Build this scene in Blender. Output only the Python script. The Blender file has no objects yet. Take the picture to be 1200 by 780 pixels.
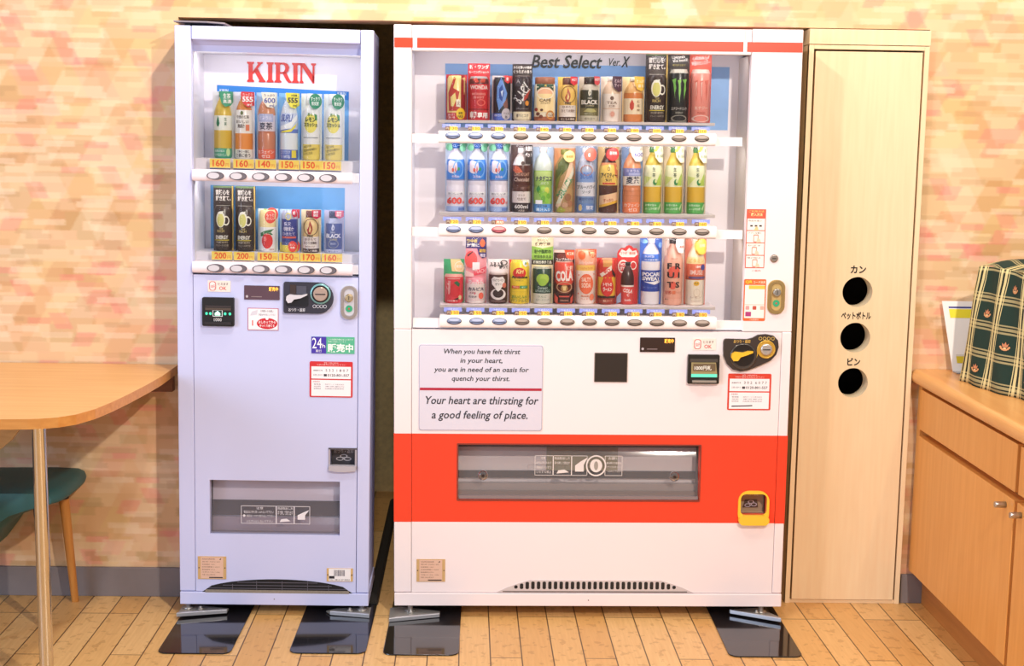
import bpy, math, random
import numpy as np
from mathutils import Vector, Matrix, geometry

# ------------------------------------------------------------------ camera, light, exposure
sc = bpy.context.scene
col = sc.collection
random.seed(7)
PI = math.pi

F_PX = 1595.4                                   # focal length for a 1200 px wide frame
CAM = Vector((-0.0197, -4.1767, 1.4920))
CR = Vector((0.99973892, -0.01721099, 0.01502896))
CU = Vector((-0.01252098, 0.1375413, 0.99041689))
CF = Vector((0.01911316, 0.99034649, -0.13728989))
cam_data = bpy.data.cameras.new('camera')
cam_data.sensor_fit = 'HORIZONTAL'
cam_data.sensor_width = 36.0
cam_data.lens = F_PX / 1200 * 36.0
cam_data.clip_start = 0.05
cam = bpy.data.objects.new('camera', cam_data)
rot = Matrix((CR, CU, -CF)).transposed()
cam.matrix_world = Matrix.Translation(CAM) @ rot.to_4x4()
col.objects.link(cam)
sc.camera = cam

sc.view_settings.view_transform = 'Standard'
sc.view_settings.look = 'None'
sc.view_settings.gamma = 1.0
sc.view_settings.exposure = 0.0
sc.view_settings.use_curve_mapping = False

world = bpy.data.worlds.new('room_light')
sc.world = world
world.use_nodes = True
wbg = world.node_tree.nodes['Background']
wbg.inputs[0].default_value = (0.98, 0.96, 0.98, 1)
wbg.inputs[1].default_value = 0.42


def lamp(name, kind, loc, target, energy, color, **kw):
    d = bpy.data.lights.new(name, kind)
    d.energy = energy
    d.color = color
    for k, v in kw.items():
        setattr(d, k, v)
    o = bpy.data.objects.new(name, d)
    o.location = loc
    o.rotation_euler = (Vector(target) - Vector(loc)).to_track_quat('-Z', 'Y').to_euler()
    col.objects.link(o)
    return o


WARM = (1.0, 0.86, 0.66)
lamp('downlight_or_fill', 'SPOT', (-0.30, -0.44, 2.76), (-0.75, 0.1, 0.9), 36, (1.0, 0.86, 0.64),
     spot_size=2.6, spot_blend=0.6, shadow_soft_size=0.025)
lamp('downlight_or_fill', 'SPOT', (-0.255, -1.04, 2.80), (-0.3, 0.3, 0.6), 62, (1.0, 0.93, 0.87),
     spot_size=2.2, spot_blend=0.6, shadow_soft_size=0.03)
lamp('downlight_or_fill', 'SPOT', (1.75, -0.75, 2.75), (1.1, 0.0, 0.6), 46, WARM,
     spot_size=2.5, spot_blend=0.6, shadow_soft_size=0.03)
lamp('downlight_or_fill', 'SPOT', (1.15, -3.3, 2.80), (0.9, 0.0, 0.6), 330, (1.0, 0.90, 0.78),
     spot_size=2.2, spot_blend=0.7, shadow_soft_size=0.05)  # this far spot is an added room fill that evens out the light
lamp('window_daylight', 'AREA', (-4.1, -3.4, 1.6), (-0.7, 0.0, 1.0), 110, (0.62, 0.76, 1.0),
     shape='RECTANGLE', size=2.0, size_y=1.8)
lamp('glass_door_daylight', 'AREA', (-0.92, -8.5, 1.05), (-0.92, 0.0, 1.05), 9, (0.72, 0.82, 1.0),
     shape='RECTANGLE', size=.72, size_y=1.5)

# ------------------------------------------------------------------ materials


def lin(h):
    h = h.lstrip('#')
    out = []
    for i in (0, 2, 4):
        c = int(h[i:i + 2], 16) / 255
        out.append(c / 12.92 if c <= 0.04045 else ((c + 0.055) / 1.055) ** 2.4)
    return (*out, 1)


_mats = {}


def M(hexc, rough=0.45, metal=0.0, noise=0.0, scale=40.0, coat=0.0, spec=0.5):
    key = (hexc, rough, metal, noise, scale, coat, spec)
    if key in _mats:
        return _mats[key]
    m = bpy.data.materials.new('surface_' + hexc)
    m.use_nodes = True
    nt = m.node_tree
    b = nt.nodes['Principled BSDF']
    b.inputs['Base Color'].default_value = lin(hexc)
    b.inputs['Roughness'].default_value = rough
    b.inputs['Metallic'].default_value = metal
    b.inputs['Coat Weight'].default_value = coat
    b.inputs['Specular IOR Level'].default_value = spec
    if noise:
        tc = nt.nodes.new('ShaderNodeTexCoord')
        n = nt.nodes.new('ShaderNodeTexNoise')
        n.inputs['Scale'].default_value = scale
        n.inputs['Detail'].default_value = 4
        r = nt.nodes.new('ShaderNodeMapRange')
        r.inputs['To Min'].default_value = 1 - noise
        r.inputs['To Max'].default_value = 1 + noise
        mx = nt.nodes.new('ShaderNodeMix')
        mx.data_type = 'RGBA'
        mx.blend_type = 'MULTIPLY'
        mx.inputs[0].default_value = 1
        mx.inputs[6].default_value = lin(hexc)
        nt.links.new(tc.outputs['Object'], n.inputs['Vector'])
        nt.links.new(n.outputs['Fac'], r.inputs['Value'])
        nt.links.new(r.outputs[0], mx.inputs[7])
        nt.links.new(mx.outputs[2], b.inputs['Base Color'])
    _mats[key] = m
    return m


def emit(hexc, s):
    m = bpy.data.materials.new('lit_' + hexc)
    m.use_nodes = True
    b = m.node_tree.nodes['Principled BSDF']
    b.inputs['Base Color'].default_value = lin(hexc)
    b.inputs['Emission Color'].default_value = lin(hexc)
    b.inputs['Emission Strength'].default_value = s
    return m


def glass(name, tint=(1, 1, 1), rough=0.02, boost=1.0, milk=0.0, tone='ffffff'):
    m = bpy.data.materials.new(name)
    m.use_nodes = True
    nt = m.node_tree
    nt.nodes.clear()
    out = nt.nodes.new('ShaderNodeOutputMaterial')
    tr = nt.nodes.new('ShaderNodeBsdfTransparent')
    tr.inputs[0].default_value = (*tint, 1)
    gl = nt.nodes.new('ShaderNodeBsdfGlossy')
    gl.inputs['Roughness'].default_value = rough
    fr = nt.nodes.new('ShaderNodeFresnel')
    fr.inputs[0].default_value = 1.45
    mu = nt.nodes.new('ShaderNodeMath')
    mu.operation = 'MULTIPLY'
    mu.inputs[1].default_value = boost
    mx = nt.nodes.new('ShaderNodeMixShader')
    nt.links.new(fr.outputs[0], mu.inputs[0])
    nt.links.new(mu.outputs[0], mx.inputs[0])
    base = tr
    if milk:
        df = nt.nodes.new('ShaderNodeBsdfDiffuse')
        df.inputs[0].default_value = lin(tone)
        base = nt.nodes.new('ShaderNodeMixShader')
        base.inputs[0].default_value = milk
        nt.links.new(tr.outputs[0], base.inputs[1])
        nt.links.new(df.outputs[0], base.inputs[2])
    nt.links.new(base.outputs[0], mx.inputs[1])
    nt.links.new(gl.outputs[0], mx.inputs[2])
    nt.links.new(mx.outputs[0], out.inputs[0])
    return m


class NT:
    """small helper to write node graphs"""

    def __init__(self, name):
        self.m = bpy.data.materials.new(name)
        self.m.use_nodes = True
        self.nt = self.m.node_tree
        self.b = self.nt.nodes['Principled BSDF']

    def n(self, t, **kw):
        x = self.nt.nodes.new(t)
        for k, v in kw.items():
            setattr(x, k, v)
        return x

    def put(self, sock, v):
        if isinstance(v, bpy.types.NodeSocket):
            self.nt.links.new(v, sock)
        else:
            sock.default_value = v

    def math(self, op, a, b=0.0, c=0.0):
        x = self.n('ShaderNodeMath', operation=op)
        self.put(x.inputs[0], a)
        self.put(x.inputs[1], b)
        if op in ('MULTIPLY_ADD', 'WRAP', 'COMPARE', 'SMOOTH_MIN'):
            self.put(x.inputs[2], c)
        return x.outputs[0]

    def mix(self, f, a, b, mode='MIX'):
        x = self.n('ShaderNodeMix', data_type='RGBA', blend_type=mode)
        self.put(x.inputs[0], f)
        self.put(x.inputs[6], a)
        self.put(x.inputs[7], b)
        return x.outputs[2]

    def coords(self):
        t = self.n('ShaderNodeTexCoord')
        s = self.n('ShaderNodeSeparateXYZ')
        self.nt.links.new(t.outputs['Object'], s.inputs[0])
        return t.outputs['Object'], s.outputs[0], s.outputs[1], s.outputs[2]

    def vec(self, x, y, z=0.0):
        c = self.n('ShaderNodeCombineXYZ')
        self.put(c.inputs[0], x)
        self.put(c.inputs[1], y)
        self.put(c.inputs[2], z)
        return c.outputs[0]

    def ramp(self, f, stops, const=False):
        r = self.n('ShaderNodeValToRGB')
        cr = r.color_ramp
        cr.interpolation = 'CONSTANT' if const else 'LINEAR'
        while len(cr.elements) < len(stops):
            cr.elements.new(0.5)
        for e, (p, c) in zip(cr.elements, stops):
            e.position = p
            e.color = lin(c)
        self.put(r.inputs[0], f)
        return r.outputs[0]


def wall_material():
    g = NT('wallpaper_pastel_blocks')
    obj, x, y, z = g.coords()
    u = g.math('ADD', x, g.math('MULTIPLY', y, 0.7))
    wb = g.n('ShaderNodeTexNoise')
    wb.inputs['Scale'].default_value = 900
    wb.inputs['Detail'].default_value = 0
    g.put(wb.inputs['Vector'], obj)
    ws = g.n('ShaderNodeSeparateColor')
    g.nt.links.new(wb.outputs['Color'], ws.inputs[0])
    u = g.math('ADD', u, g.math('MULTIPLY', g.math('SUBTRACT', ws.outputs[0], 0.5), 0.022))
    z = g.math('ADD', z, g.math('MULTIPLY', g.math('SUBTRACT', ws.outputs[1], 0.5), 0.010))

    def cells(w, h, seed, skew):
        zz = g.math('ADD', g.math('DIVIDE', z, h), seed)
        row = g.math('FLOOR', zz)
        wn = g.n('ShaderNodeTexWhiteNoise', noise_dimensions='2D')
        g.put(wn.inputs['Vector'], g.vec(row, seed + 0.5))
        off = g.math('MULTIPLY', wn.outputs['Value'], 3.7)
        xx = g.math('ADD', g.math('DIVIDE', g.math('ADD', u, g.math('MULTIPLY', z, skew)), w), off)
        cx = g.math('FLOOR', xx)
        w2 = g.n('ShaderNodeTexWhiteNoise', noise_dimensions='3D')
        g.put(w2.inputs['Vector'], g.vec(cx, row, seed))
        return w2

    a = cells(0.088, 0.030, 3.0, 0.0)
    base = g.ramp(a.outputs['Value'], [(0.0, 'cf9f6a'), (0.12, 'dfb683'), (0.32, 'ebc795'), (0.52, 'efd0a6'),
                                       (0.68, 'e0b284'), (0.80, 'e8b686'), (0.88, 'c2a468'), (0.94, 'edcb9a')], True)
    b = cells(0.10, 0.115, 11.0, 0.5)
    c1 = g.ramp(b.outputs['Value'], [(0.0, 'f7e0c0'), (0.28, 'd8a571'), (0.48, 'efc292'), (0.68, 'd8b26e'), (0.91, 'ee948a')], True)
    base = g.mix(0.32, base, c1)
    c = cells(0.085, 0.10, 23.0, -0.55)
    c2 = g.ramp(c.outputs['Value'], [(0.0, 'f8e2c2'), (0.35, 'd09a64'), (0.5, 'ecbe98'), (0.75, 'f3d698'), (0.94, 'ec9a8c')], True)
    base = g.mix(0.28, base, c2)
    for seed, skew, hh, ww_ in ((31.0, 0.45, 0.052, 0.055), (37.0, -0.5, 0.046, 0.062), (41.0, 0.0, 0.02, 0.075)):
        d = cells(ww_, hh, seed, skew)
        pinkmask = g.math('MULTIPLY', g.math('GREATER_THAN', d.outputs['Value'], 0.955), 0.36)
        base = g.mix(pinkmask, base, lin('f0747c'))
    e = cells(0.085, 0.0165, 47.0, 0.0)
    olive = g.math('MULTIPLY', g.math('GREATER_THAN', e.outputs['Value'], 0.86), 0.28)
    base = g.mix(olive, base, lin('b08a58'))
    f = cells(0.10, 0.019, 61.0, 0.0)
    pale = g.math('MULTIPLY', g.math('GREATER_THAN', f.outputs['Value'], 0.84), 0.40)
    base = g.mix(pale, base, lin('fbe6c8'))
    no = g.n('ShaderNodeTexNoise')
    no.inputs['Scale'].default_value = 5
    g.put(no.inputs['Vector'], obj)
    base = g.mix(g.math('MULTIPLY', no.outputs['Fac'], 0.16), base, lin('f3d6aa'))
    base = g.mix(1.0, base, (0.92, 0.86, 0.82, 1), 'MULTIPLY')
    g.put(g.b.inputs['Base Color'], base)
    g.b.inputs['Roughness'].default_value = 0.6
    return g.m


def floor_material():
    g = NT('oak_plank_floor')
    obj, x, y, z = g.coords()
    # boards run into the room, turned very slightly
    xr = g.math('ADD', x, g.math('MULTIPLY', y, 0.015))
    v = g.vec(y, xr)
    br = g.n('ShaderNodeTexBrick')
    br.offset = 0.37
    br.offset_frequency = 3
    g.put(br.inputs['Vector'], v)
    br.inputs['Scale'].default_value = 1.0
    br.inputs['Mortar Size'].default_value = 0.0022
    br.inputs['Mortar Smooth'].default_value = 0.3
    br.inputs['Brick Width'].default_value = 0.95
    br.inputs['Row Height'].default_value = 0.0925
    br.inputs['Color1'].default_value = (0, 0, 0, 1)
    br.inputs['Color2'].default_value = (1, 1, 1, 1)
    br.inputs['Mortar'].default_value = (0.5, 0.5, 0.5, 1)
    tone = g.ramp(br.outputs['Color'], [(0.0, 'dcaa68'), (0.5, 'e5b878'), (1.0, 'ecc488')])
    n1 = g.n('ShaderNodeTexNoise')
    n1.inputs['Scale'].default_value = 1.0
    n1.inputs['Detail'].default_value = 6
    g.put(n1.inputs['Vector'], g.vec(g.math('MULTIPLY', xr, 130.0), g.math('MULTIPLY', y, 9.0)))
    tone = g.mix(g.math('MULTIPLY', n1.outputs['Fac'], 0.55), tone, lin('b0783a'), 'MIX')
    n2 = g.n('ShaderNodeTexNoise')
    n2.inputs['Scale'].default_value = 34
    n2.inputs['Detail'].default_value = 5
    g.put(n2.inputs['Vector'], obj)
    fleck = g.math('MULTIPLY', g.math('GREATER_THAN', n2.outputs['Fac'], 0.6), 0.28)
    tone = g.mix(fleck, tone, lin('8a5624'))
    tone = g.mix(g.math('MULTIPLY', br.outputs['Fac'], 0.9), tone, lin('3a200c'))
    g.put(g.b.inputs['Base Color'], tone)
    g.b.inputs['Roughness'].default_value = 0.38
    return g.m


def wood_material(name, c0, c1, axis='z', scale=1.0, rough=0.35):
    g = NT(name)
    obj, x, y, z = g.coords()
    s = {'x': (6, 90, 90), 'y': (90, 6, 90), 'z': (90, 90, 6)}[axis]
    v = g.vec(g.math('MULTIPLY', x, s[0] * scale), g.math('MULTIPLY', y, s[1] * scale), g.math('MULTIPLY', z, s[2] * scale))
    n = g.n('ShaderNodeTexNoise')
    n.inputs['Scale'].default_value = 1.0
    n.inputs['Detail'].default_value = 5
    g.put(n.inputs['Vector'], v)
    g.put(g.b.inputs['Base Color'], g.ramp(n.outputs['Fac'], [(0.3, c0), (0.7, c1)]))
    g.b.inputs['Roughness'].default_value = rough
    return g.m


def tartan_material():
    g = NT('green_tartan_cloth')
    t = g.n('ShaderNodeTexCoord')
    s = g.n('ShaderNodeSeparateXYZ')
    g.nt.links.new(t.outputs['UV'], s.inputs[0])
    u, v = s.outputs[0], s.outputs[1]

    def stripes(c, period, bands):
        f = g.math('FRACT', g.math('DIVIDE', c, period))
        tot = None
        for p0, p1 in bands:
            q = g.math('MULTIPLY', g.math('GREATER_THAN', f, p0), g.math('LESS_THAN', f, p1))
            tot = q if tot is None else g.math('ADD', tot, q)
        return tot
    cream_u = stripes(u, 0.132, [(0.0, 0.025), (0.06, 0.14), (0.21, 0.29), (0.325, 0.35)])
    cream_v = stripes(v, 0.084, [(0.05, 0.12), (0.17, 0.27), (0.32, 0.37)])
    black = stripes(u, 0.132, [(0.025, 0.06), (0.14, 0.21), (0.29, 0.325)])
    blackv = stripes(v, 0.084, [(0.12, 0.17), (0.27, 0.32)])
    base = g.mix(g.math('MULTIPLY', blackv, 0.6), lin('18332a'), lin('0e130d'))
    base = g.mix(g.math('MULTIPLY', black, 0.8), base, lin('161a14'))
    base = g.mix(g.math('MULTIPLY', cream_v, 0.55), base, lin('d6c48c'))
    base = g.mix(g.math('MULTIPLY', cream_u, 0.85), base, lin('eedd9f'))
    w = g.n('ShaderNodeTexWave')
    w.inputs['Scale'].default_value = 320
    g.put(w.inputs['Vector'], g.vec(u, v))
    base = g.mix(g.math('MULTIPLY', w.outputs['Fac'], 0.12), base, lin('0c0f0c'))
    g.put(g.b.inputs['Base Color'], base)
    g.b.inputs['Roughness'].default_value = 0.9
    return g.m


# ------------------------------------------------------------------ mesh building
_tc = bpy.data.curves.new('lettering', 'FONT')
_to = bpy.data.objects.new('lettering', _tc)
_tcache = {}


def glyphs(s, bold=0.0):
    key = (s, bold)
    if key not in _tcache:
        _tc.body = s
        _tc.size = 0.1
        _tc.offset = bold
        _tc.resolution_u = 2
        me = _to.to_mesh()
        _tcache[key] = ([(v.co.x, v.co.y) for v in me.vertices], [tuple(p.vertices) for p in me.polygons])
        _to.to_mesh_clear()
    return _tcache[key]


def rr(x0, x1, z0, z1, r, n=5):
    """rounded rectangle, counter-clockwise seen from the front"""
    r = min(r, (x1 - x0) / 2, (z1 - z0) / 2)
    pts = []
    for cx, cz, a0 in ((x1 - r, z0 + r, -90), (x1 - r, z1 - r, 0), (x0 + r, z1 - r, 90), (x0 + r, z0 + r, 180)):
        for i in range(n + 1):
            a = math.radians(a0 + 90 * i / n)
            pts.append((cx + r * math.cos(a), cz + r * math.sin(a)))
    return pts


def ell(cx, cz, rx, rz, n=28):
    return [(cx + rx * math.cos(2 * PI * i / n), cz + rz * math.sin(2 * PI * i / n)) for i in range(n)]


class MB:
    def __init__(self):
        self.v, self.f, self.mi, self.mats, self.sm = [], [], [], [], []

    def m(self, mat):
        if isinstance(mat, str):
            mat = M(mat)
        if mat not in self.mats:
            self.mats.append(mat)
        return self.mats.index(mat)

    def add(self, pts, faces, mat, smooth=False):
        o = len(self.v)
        k = self.m(mat)
        self.v += [tuple(p) for p in pts]
        for f in faces:
            self.f.append(tuple(i + o for i in f))
            self.mi.append(k)
            self.sm.append(smooth)
        return self

    def box(self, x0, x1, y0, y1, z0, z1, mat):
        p = [(x, y, z) for z in (z0, z1) for y in (y0, y1) for x in (x0, x1)]
        return self.add(p, [(0, 2, 3, 1), (4, 5, 7, 6), (0, 1, 5, 4), (2, 6, 7, 3), (0, 4, 6, 2), (1, 3, 7, 5)], mat)

    def rect(self, x0, x1, z0, z1, y, mat):
        return self.add([(x0, y, z0), (x1, y, z0), (x1, y, z1), (x0, y, z1)], [(0, 1, 2, 3)], mat)

    def prism(self, poly, y0, y1, mat, smooth=False):
        """polygon in x,z (counter-clockwise from the front) from y0 (front) to y1"""
        n = len(poly)
        self.add([(x, y0, z) for x, z in poly], [tuple(range(n))], mat)
        self.add([(x, y1, z) for x, z in poly], [tuple(reversed(range(n)))], mat)
        p = [(x, y0, z) for x, z in poly] + [(x, y1, z) for x, z in poly]
        return self.add(p, [(i, i + n, (i + 1) % n + n, (i + 1) % n) for i in range(n)], mat, smooth)

    def flat(self, poly, y, mat):
        return self.add([(x, y, z) for x, z in poly], [tuple(range(len(poly)))], mat)

    def ring(self, outer, inner, y0, y1, mat):
        n = len(outer)
        p = [(x, y0, z) for x, z in outer] + [(x, y0, z) for x, z in inner] + \
            [(x, y1, z) for x, z in outer] + [(x, y1, z) for x, z in inner]
        f = []
        for i in range(n):
            j = (i + 1) % n
            f += [(i, j, n + j, n + i), (2 * n + j, 2 * n + i, 3 * n + i, 3 * n + j),
                  (i, 2 * n + i, 2 * n + j, j), (n + j, 3 * n + j, 3 * n + i, n + i)]
        return self.add(p, f, mat)

    def lathe(self, prof, mats, cx=0, cy=0, cz=0, seg=24, axis='z'):
        p, f = [], []
        n = len(prof)
        for r, h in prof:
            for i in range(seg):
                a = 2 * PI * i / seg
                if axis == 'z':
                    p.append((cx + r * math.cos(a), cy + r * math.sin(a), cz + h))
                elif axis == 'y':
                    p.append((cx + r * math.cos(a), cy + h, cz - r * math.sin(a)))
                else:
                    p.append((cx + h, cy + r * math.cos(a), cz + r * math.sin(a)))
        for k in range(n - 1):
            mat = mats[k] if isinstance(mats, list) else mats
            ff = [(k * seg + i, k * seg + (i + 1) % seg, (k + 1) * seg + (i + 1) % seg, (k + 1) * seg + i) for i in range(seg)]
            self.add([], [], mat)
            o = len(self.v)
            idx = self.m(mat)
            for q in ff:
                self.f.append(tuple(t + o for t in q))
                self.mi.append(idx)
                self.sm.append(True)
        m0 = mats[0] if isinstance(mats, list) else mats
        m1 = mats[-1] if isinstance(mats, list) else mats
        o = len(self.v)
        self.v += p
        if prof[0][0] > 1e-5:
            self.f.append(tuple(o + i for i in reversed(range(seg))))
            self.mi.append(self.m(m0))
            self.sm.append(False)
        if prof[-1][0] > 1e-5:
            self.f.append(tuple(o + (n - 1) * seg + i for i in range(seg)))
            self.mi.append(self.m(m1))
            self.sm.append(False)
        return self

    def tube(self, pts, radii, mat, seg=14):
        pts = [Vector(p) for p in pts]
        if not isinstance(radii, (list, tuple)):
            radii = [radii] * len(pts)
        P = []
        up = Vector((0.13, 0.2, 1)).normalized()
        for i, p in enumerate(pts):
            d = (pts[min(i + 1, len(pts) - 1)] - pts[max(i - 1, 0)]).normalized()
            a = d.cross(up)
            if a.length < 0.1:
                a = d.cross(Vector((1, 0.1, 0)))
            a.normalize()
            b = d.cross(a)
            for k in range(seg):
                t = 2 * PI * k / seg
                P.append(p + radii[i] * (math.cos(t) * a + math.sin(t) * b))
        f = []
        for i in range(len(pts) - 1):
            for k in range(seg):
                f.append((i * seg + k, i * seg + (k + 1) % seg, (i + 1) * seg + (k + 1) % seg, (i + 1) * seg + k))
        self.add(P, f + [], mat, True)
        self.add([P[k] for k in range(seg)], [tuple(range(seg))], mat)
        self.add([P[-seg + k] for k in range(seg)], [tuple(reversed(range(seg)))], mat)
        return self

    def text(self, s, x0, x1, z0, z1, y, mat, bold=0.0, shear=0.0, fit=True, surf=None, rot=0.0):
        V, Fc = glyphs(s, bold)
        if not V:
            return self
        ax0, ax1 = min(p[0] for p in V), max(p[0] for p in V)
        az0, az1 = min(p[1] for p in V), max(p[1] for p in V)
        sx, sz = (x1 - x0) / max(ax1 - ax0, 1e-6), (z1 - z0) / max(az1 - az0, 1e-6)
        if not fit:
            sx = sz = min(sx, sz)
        cx, cz = (x0 + x1) / 2, (z0 + z1) / 2
        c, sn = math.cos(rot), math.sin(rot)
        P = []
        for a, b in V:
            px = (a - (ax0 + ax1) / 2) * sx
            pz = (b - (az0 + az1) / 2) * sz
            px += shear * pz
            qx, qz = cx + c * px - sn * pz, cz + sn * px + c * pz
            P.append(surf(qx, qz) if surf else (qx, y, qz))
        return self.add(P, Fc, mat)

    def build(self, name, parent=None, bevel=0.0, kind=None, seg=2):
        me = bpy.data.meshes.new(name)
        me.from_pydata(self.v, [], self.f)
        for m in self.mats:
            me.materials.append(m)
        me.polygons.foreach_set('material_index', self.mi)
        me.polygons.foreach_set('use_smooth', self.sm)
        me.update()
        o = bpy.data.objects.new(name, me)
        col.objects.link(o)
        if parent:
            o.parent = parent
        if kind:
            o['kind'] = kind
        if bevel:
            b = o.modifiers.new('soft_edges', 'BEVEL')
            b.width = bevel
            b.segments = seg
            b.limit_method = 'ANGLE'
            b.angle_limit = math.radians(40)
        return o


def tag(o, label, cat, group=None):
    o['label'] = label
    o['category'] = cat
    if group:
        o['group'] = group
    return o


def thing(name, label, cat, loc=(0, 0, 0), group=None, mat=None):
    o = bpy.data.objects.new(name, None)
    o.empty_display_size = 0.1
    col.objects.link(o)
    if mat is not None:
        o.matrix_world = mat
    else:
        o.location = loc
    return tag(o, label, cat, group)


def link_copy(o, parent, loc):
    c = o.copy()
    col.objects.link(c)
    c.parent = parent
    c.location = loc
    return c


def panel_holes(mb, x0, x1, z0, z1, y0, y1, holes, mat):
    """front sheet with rectangular holes and their reveals; holes: (hx0,hx1,hz0,hz1)"""
    xs = sorted({x0, x1, *[h[0] for h in holes], *[h[1] for h in holes]})
    zs = sorted({z0, z1, *[h[2] for h in holes], *[h[3] for h in holes]})
    for i in range(len(xs) - 1):
        for j in range(len(zs) - 1):
            cx, cz = (xs[i] + xs[i + 1]) / 2, (zs[j] + zs[j + 1]) / 2
            if any(h[0] < cx < h[1] and h[2] < cz < h[3] for h in holes):
                continue
            mb.rect(xs[i], xs[i + 1], zs[j], zs[j + 1], y0, mat)
    p = [(x0, z0), (x1, z0), (x1, z1), (x0, z1)]
    loops = [p] + [[(h[0], h[2]), (h[1], h[2]), (h[1], h[3]), (h[0], h[3])] for h in holes]
    for q in loops:
        for i in range(4):
            a, b = q[i], q[(i + 1) % 4]
            mb.add([(a[0], y0, a[1]), (b[0], y0, b[1]), (b[0], y1, b[1]), (a[0], y1, a[1])], [(0, 1, 2, 3)], mat)


# ------------------------------------------------------------------ the setting
YW = 0.174                                      # front of the papered wall
WALL = wall_material()
b = MB()
b.box(-4.5, 4.5, -5.5, 1.75, -0.08, 0.0, floor_material())
b.build('floor', kind='structure')
b = MB()
b.box(-4.5, -0.99, YW, YW + 0.14, 0, 3.2, WALL)
b.box(-0.99, 1.366, YW, YW + 0.14, 1.868, 3.2, WALL)
b.box(1.366, 4.5, YW, YW + 0.14, 0, 3.2, WALL)
b.build('wall_back', kind='structure')
REC = M('ecd49c', 0.8, noise=0.25, scale=60)
b = MB()
b.box(-1.15, 1.5, 1.56, 1.62, 0, 2.1, REC)
b.box(-1.15, -1.09, YW + 0.141, 1.56, 0, 2.1, REC)
b.box(1.44, 1.5, YW + 0.141, 1.56, 0, 2.1, REC)
b.box(-1.15, 1.5, YW + 0.141, 1.62, 2.1, 2.16, REC)
b.build('wall_recess', kind='structure')
BASE = M('7d7474', 0.5, noise=0.06, scale=30)
MB().box(-4.5, -0.992, YW - 0.012, YW, 0.0, 0.098, BASE).build('baseboard_left', kind='structure', bevel=0.002)
MB().box(1.368, 1.45, YW - 0.012, YW, 0.0, 0.098, BASE).build('baseboard_right', kind='structure', bevel=0.002)


# ------------------------------------------------------------------ pixel measurements on a machine front
class Face:
    """maps measurements taken on the photographed front of a machine to metres in the machine's own space"""

    def __init__(self, x0, x1, z0, z1, quad, yaw, lean):
        self.w = (x1 - x0) / 2
        mx, mz = (x0 + x1) / 2, (z0 + z1) / 2
        self.z0, self.z1 = z0, z1
        A, B = [], []
        dst = [(-self.w, z1), (self.w, z1), (-self.w, z0), (self.w, z0)]
        for (px, py), (X, Z) in zip(quad, dst):
            A += [[px, py, 1, 0, 0, 0, -X * px, -X * py], [0, 0, 0, px, py, 1, -Z * px, -Z * py]]
            B += [X, Z]
        self.h = np.linalg.solve(np.array(A, float), np.array(B, float))
        R = Matrix.Rotation(yaw, 4, 'Z') @ Matrix.Rotation(-lean, 4, 'Y')
        c = Vector((mx, 0, mz))
        self.mat = Matrix.Translation(c) @ R @ Matrix.Translation(Vector((0, 0, -mz)))
        self.cam = self.mat.inverted() @ CAM

    def at(self, px, py, d=0.0):
        h = self.h
        w = h[6] * px + h[7] * py + 1
        p = Vector(((h[0] * px + h[1] * py + h[2]) / w, 0, (h[3] * px + h[4] * py + h[5]) / w))
        q = self.cam + (p - self.cam) * ((d - self.cam.y) / (0 - self.cam.y))
        return q.x, q.z

    def r(self, px0, px1, py0, py1, d=0.0):
        """x0, x1, z0, z1 of an upright rectangle"""
        xm, ym = (px0 + px1) / 2, (py0 + py1) / 2
        return (self.at(px0, ym, d)[0], self.at(px1, ym, d)[0], self.at(xm, py1, d)[1], self.at(xm, py0, d)[1])


FL = Face(-0.9702, -0.3752, 0.0327, 1.83, [(205, 31), (439, 31), (210, 708.3), (431, 708.3)], 0.0159, -0.0087)
FB = Face(-0.3043, 0.9314, 0.0381, 1.845, [(464, 32), (942.5, 31.5), (459, 709.5), (914.5, 709)], 0.0060, 0.0039)

STEEL = M('b9b6b2', 0.35, 0.85)
DARK = M('1c1a1c', 0.35)
INK = '2b2a30'

# ------------------------------------------------------------------ slim vending machine (left)
LAV = M('cbcff4', 0.32, noise=0.012, scale=8)
LAVD = M('bdbfe6', 0.35)
WHITE = M('f4f0f2', 0.35)
INNER = M('ece8f0', 0.5)
BLK = M('191719', 0.4)
PANE = glass('clear_pane', boost=1.0)
SMOKE = glass('smoked_flap', tint=(0.9, 0.86, 0.9), rough=0.08, boost=1.4, milk=0.10, tone='eee8f6')


def button_mesh(w, h, style):
    """push button lying in its oval surround, front towards -Y, origin in the middle"""
    b = MB()
    if style == 'offset':
        b.prism(ell(0, 0, w, h), -0.002, 0.0, '6f6870', True)
        b.prism(ell(-w * 0.22, 0, w * 0.70, h * 0.82), -0.005, -0.001, 'cfcad2', True)
        b.ring(ell(0, 0, w * 1.06, h * 1.1), ell(0, 0, w * 0.97, h * 0.95), -0.003, 0.0, '4a444c')
    else:
        mats = {'dark': ('3d332d', '8f7f74', 'b9aaa0'), 'blue': ('3a4058', '8d9abf', 'c4cdea'), 'red': ('6a2634', 'd8707c', 'f0b4b0')}[style]
        b.prism(ell(0, 0, w, h), -0.002, 0.0, mats[0], True)
        up = [p for p in ell(0, h * 0.12, w * 0.92, h * 0.80, 40)]
        b.prism(up, -0.0045, -0.001, mats[1], True)
        b.flat(ell(0, h * 0.38, w * 0.72, h * 0.42), -0.0049, mats[2])
        b.flat([(-w * .8, -h * .16), (w * .8, -h * .16), (w * .7, -h * .36), (-w * .7, -h * .36)], -0.0049, mats[0])
    return b


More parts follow.
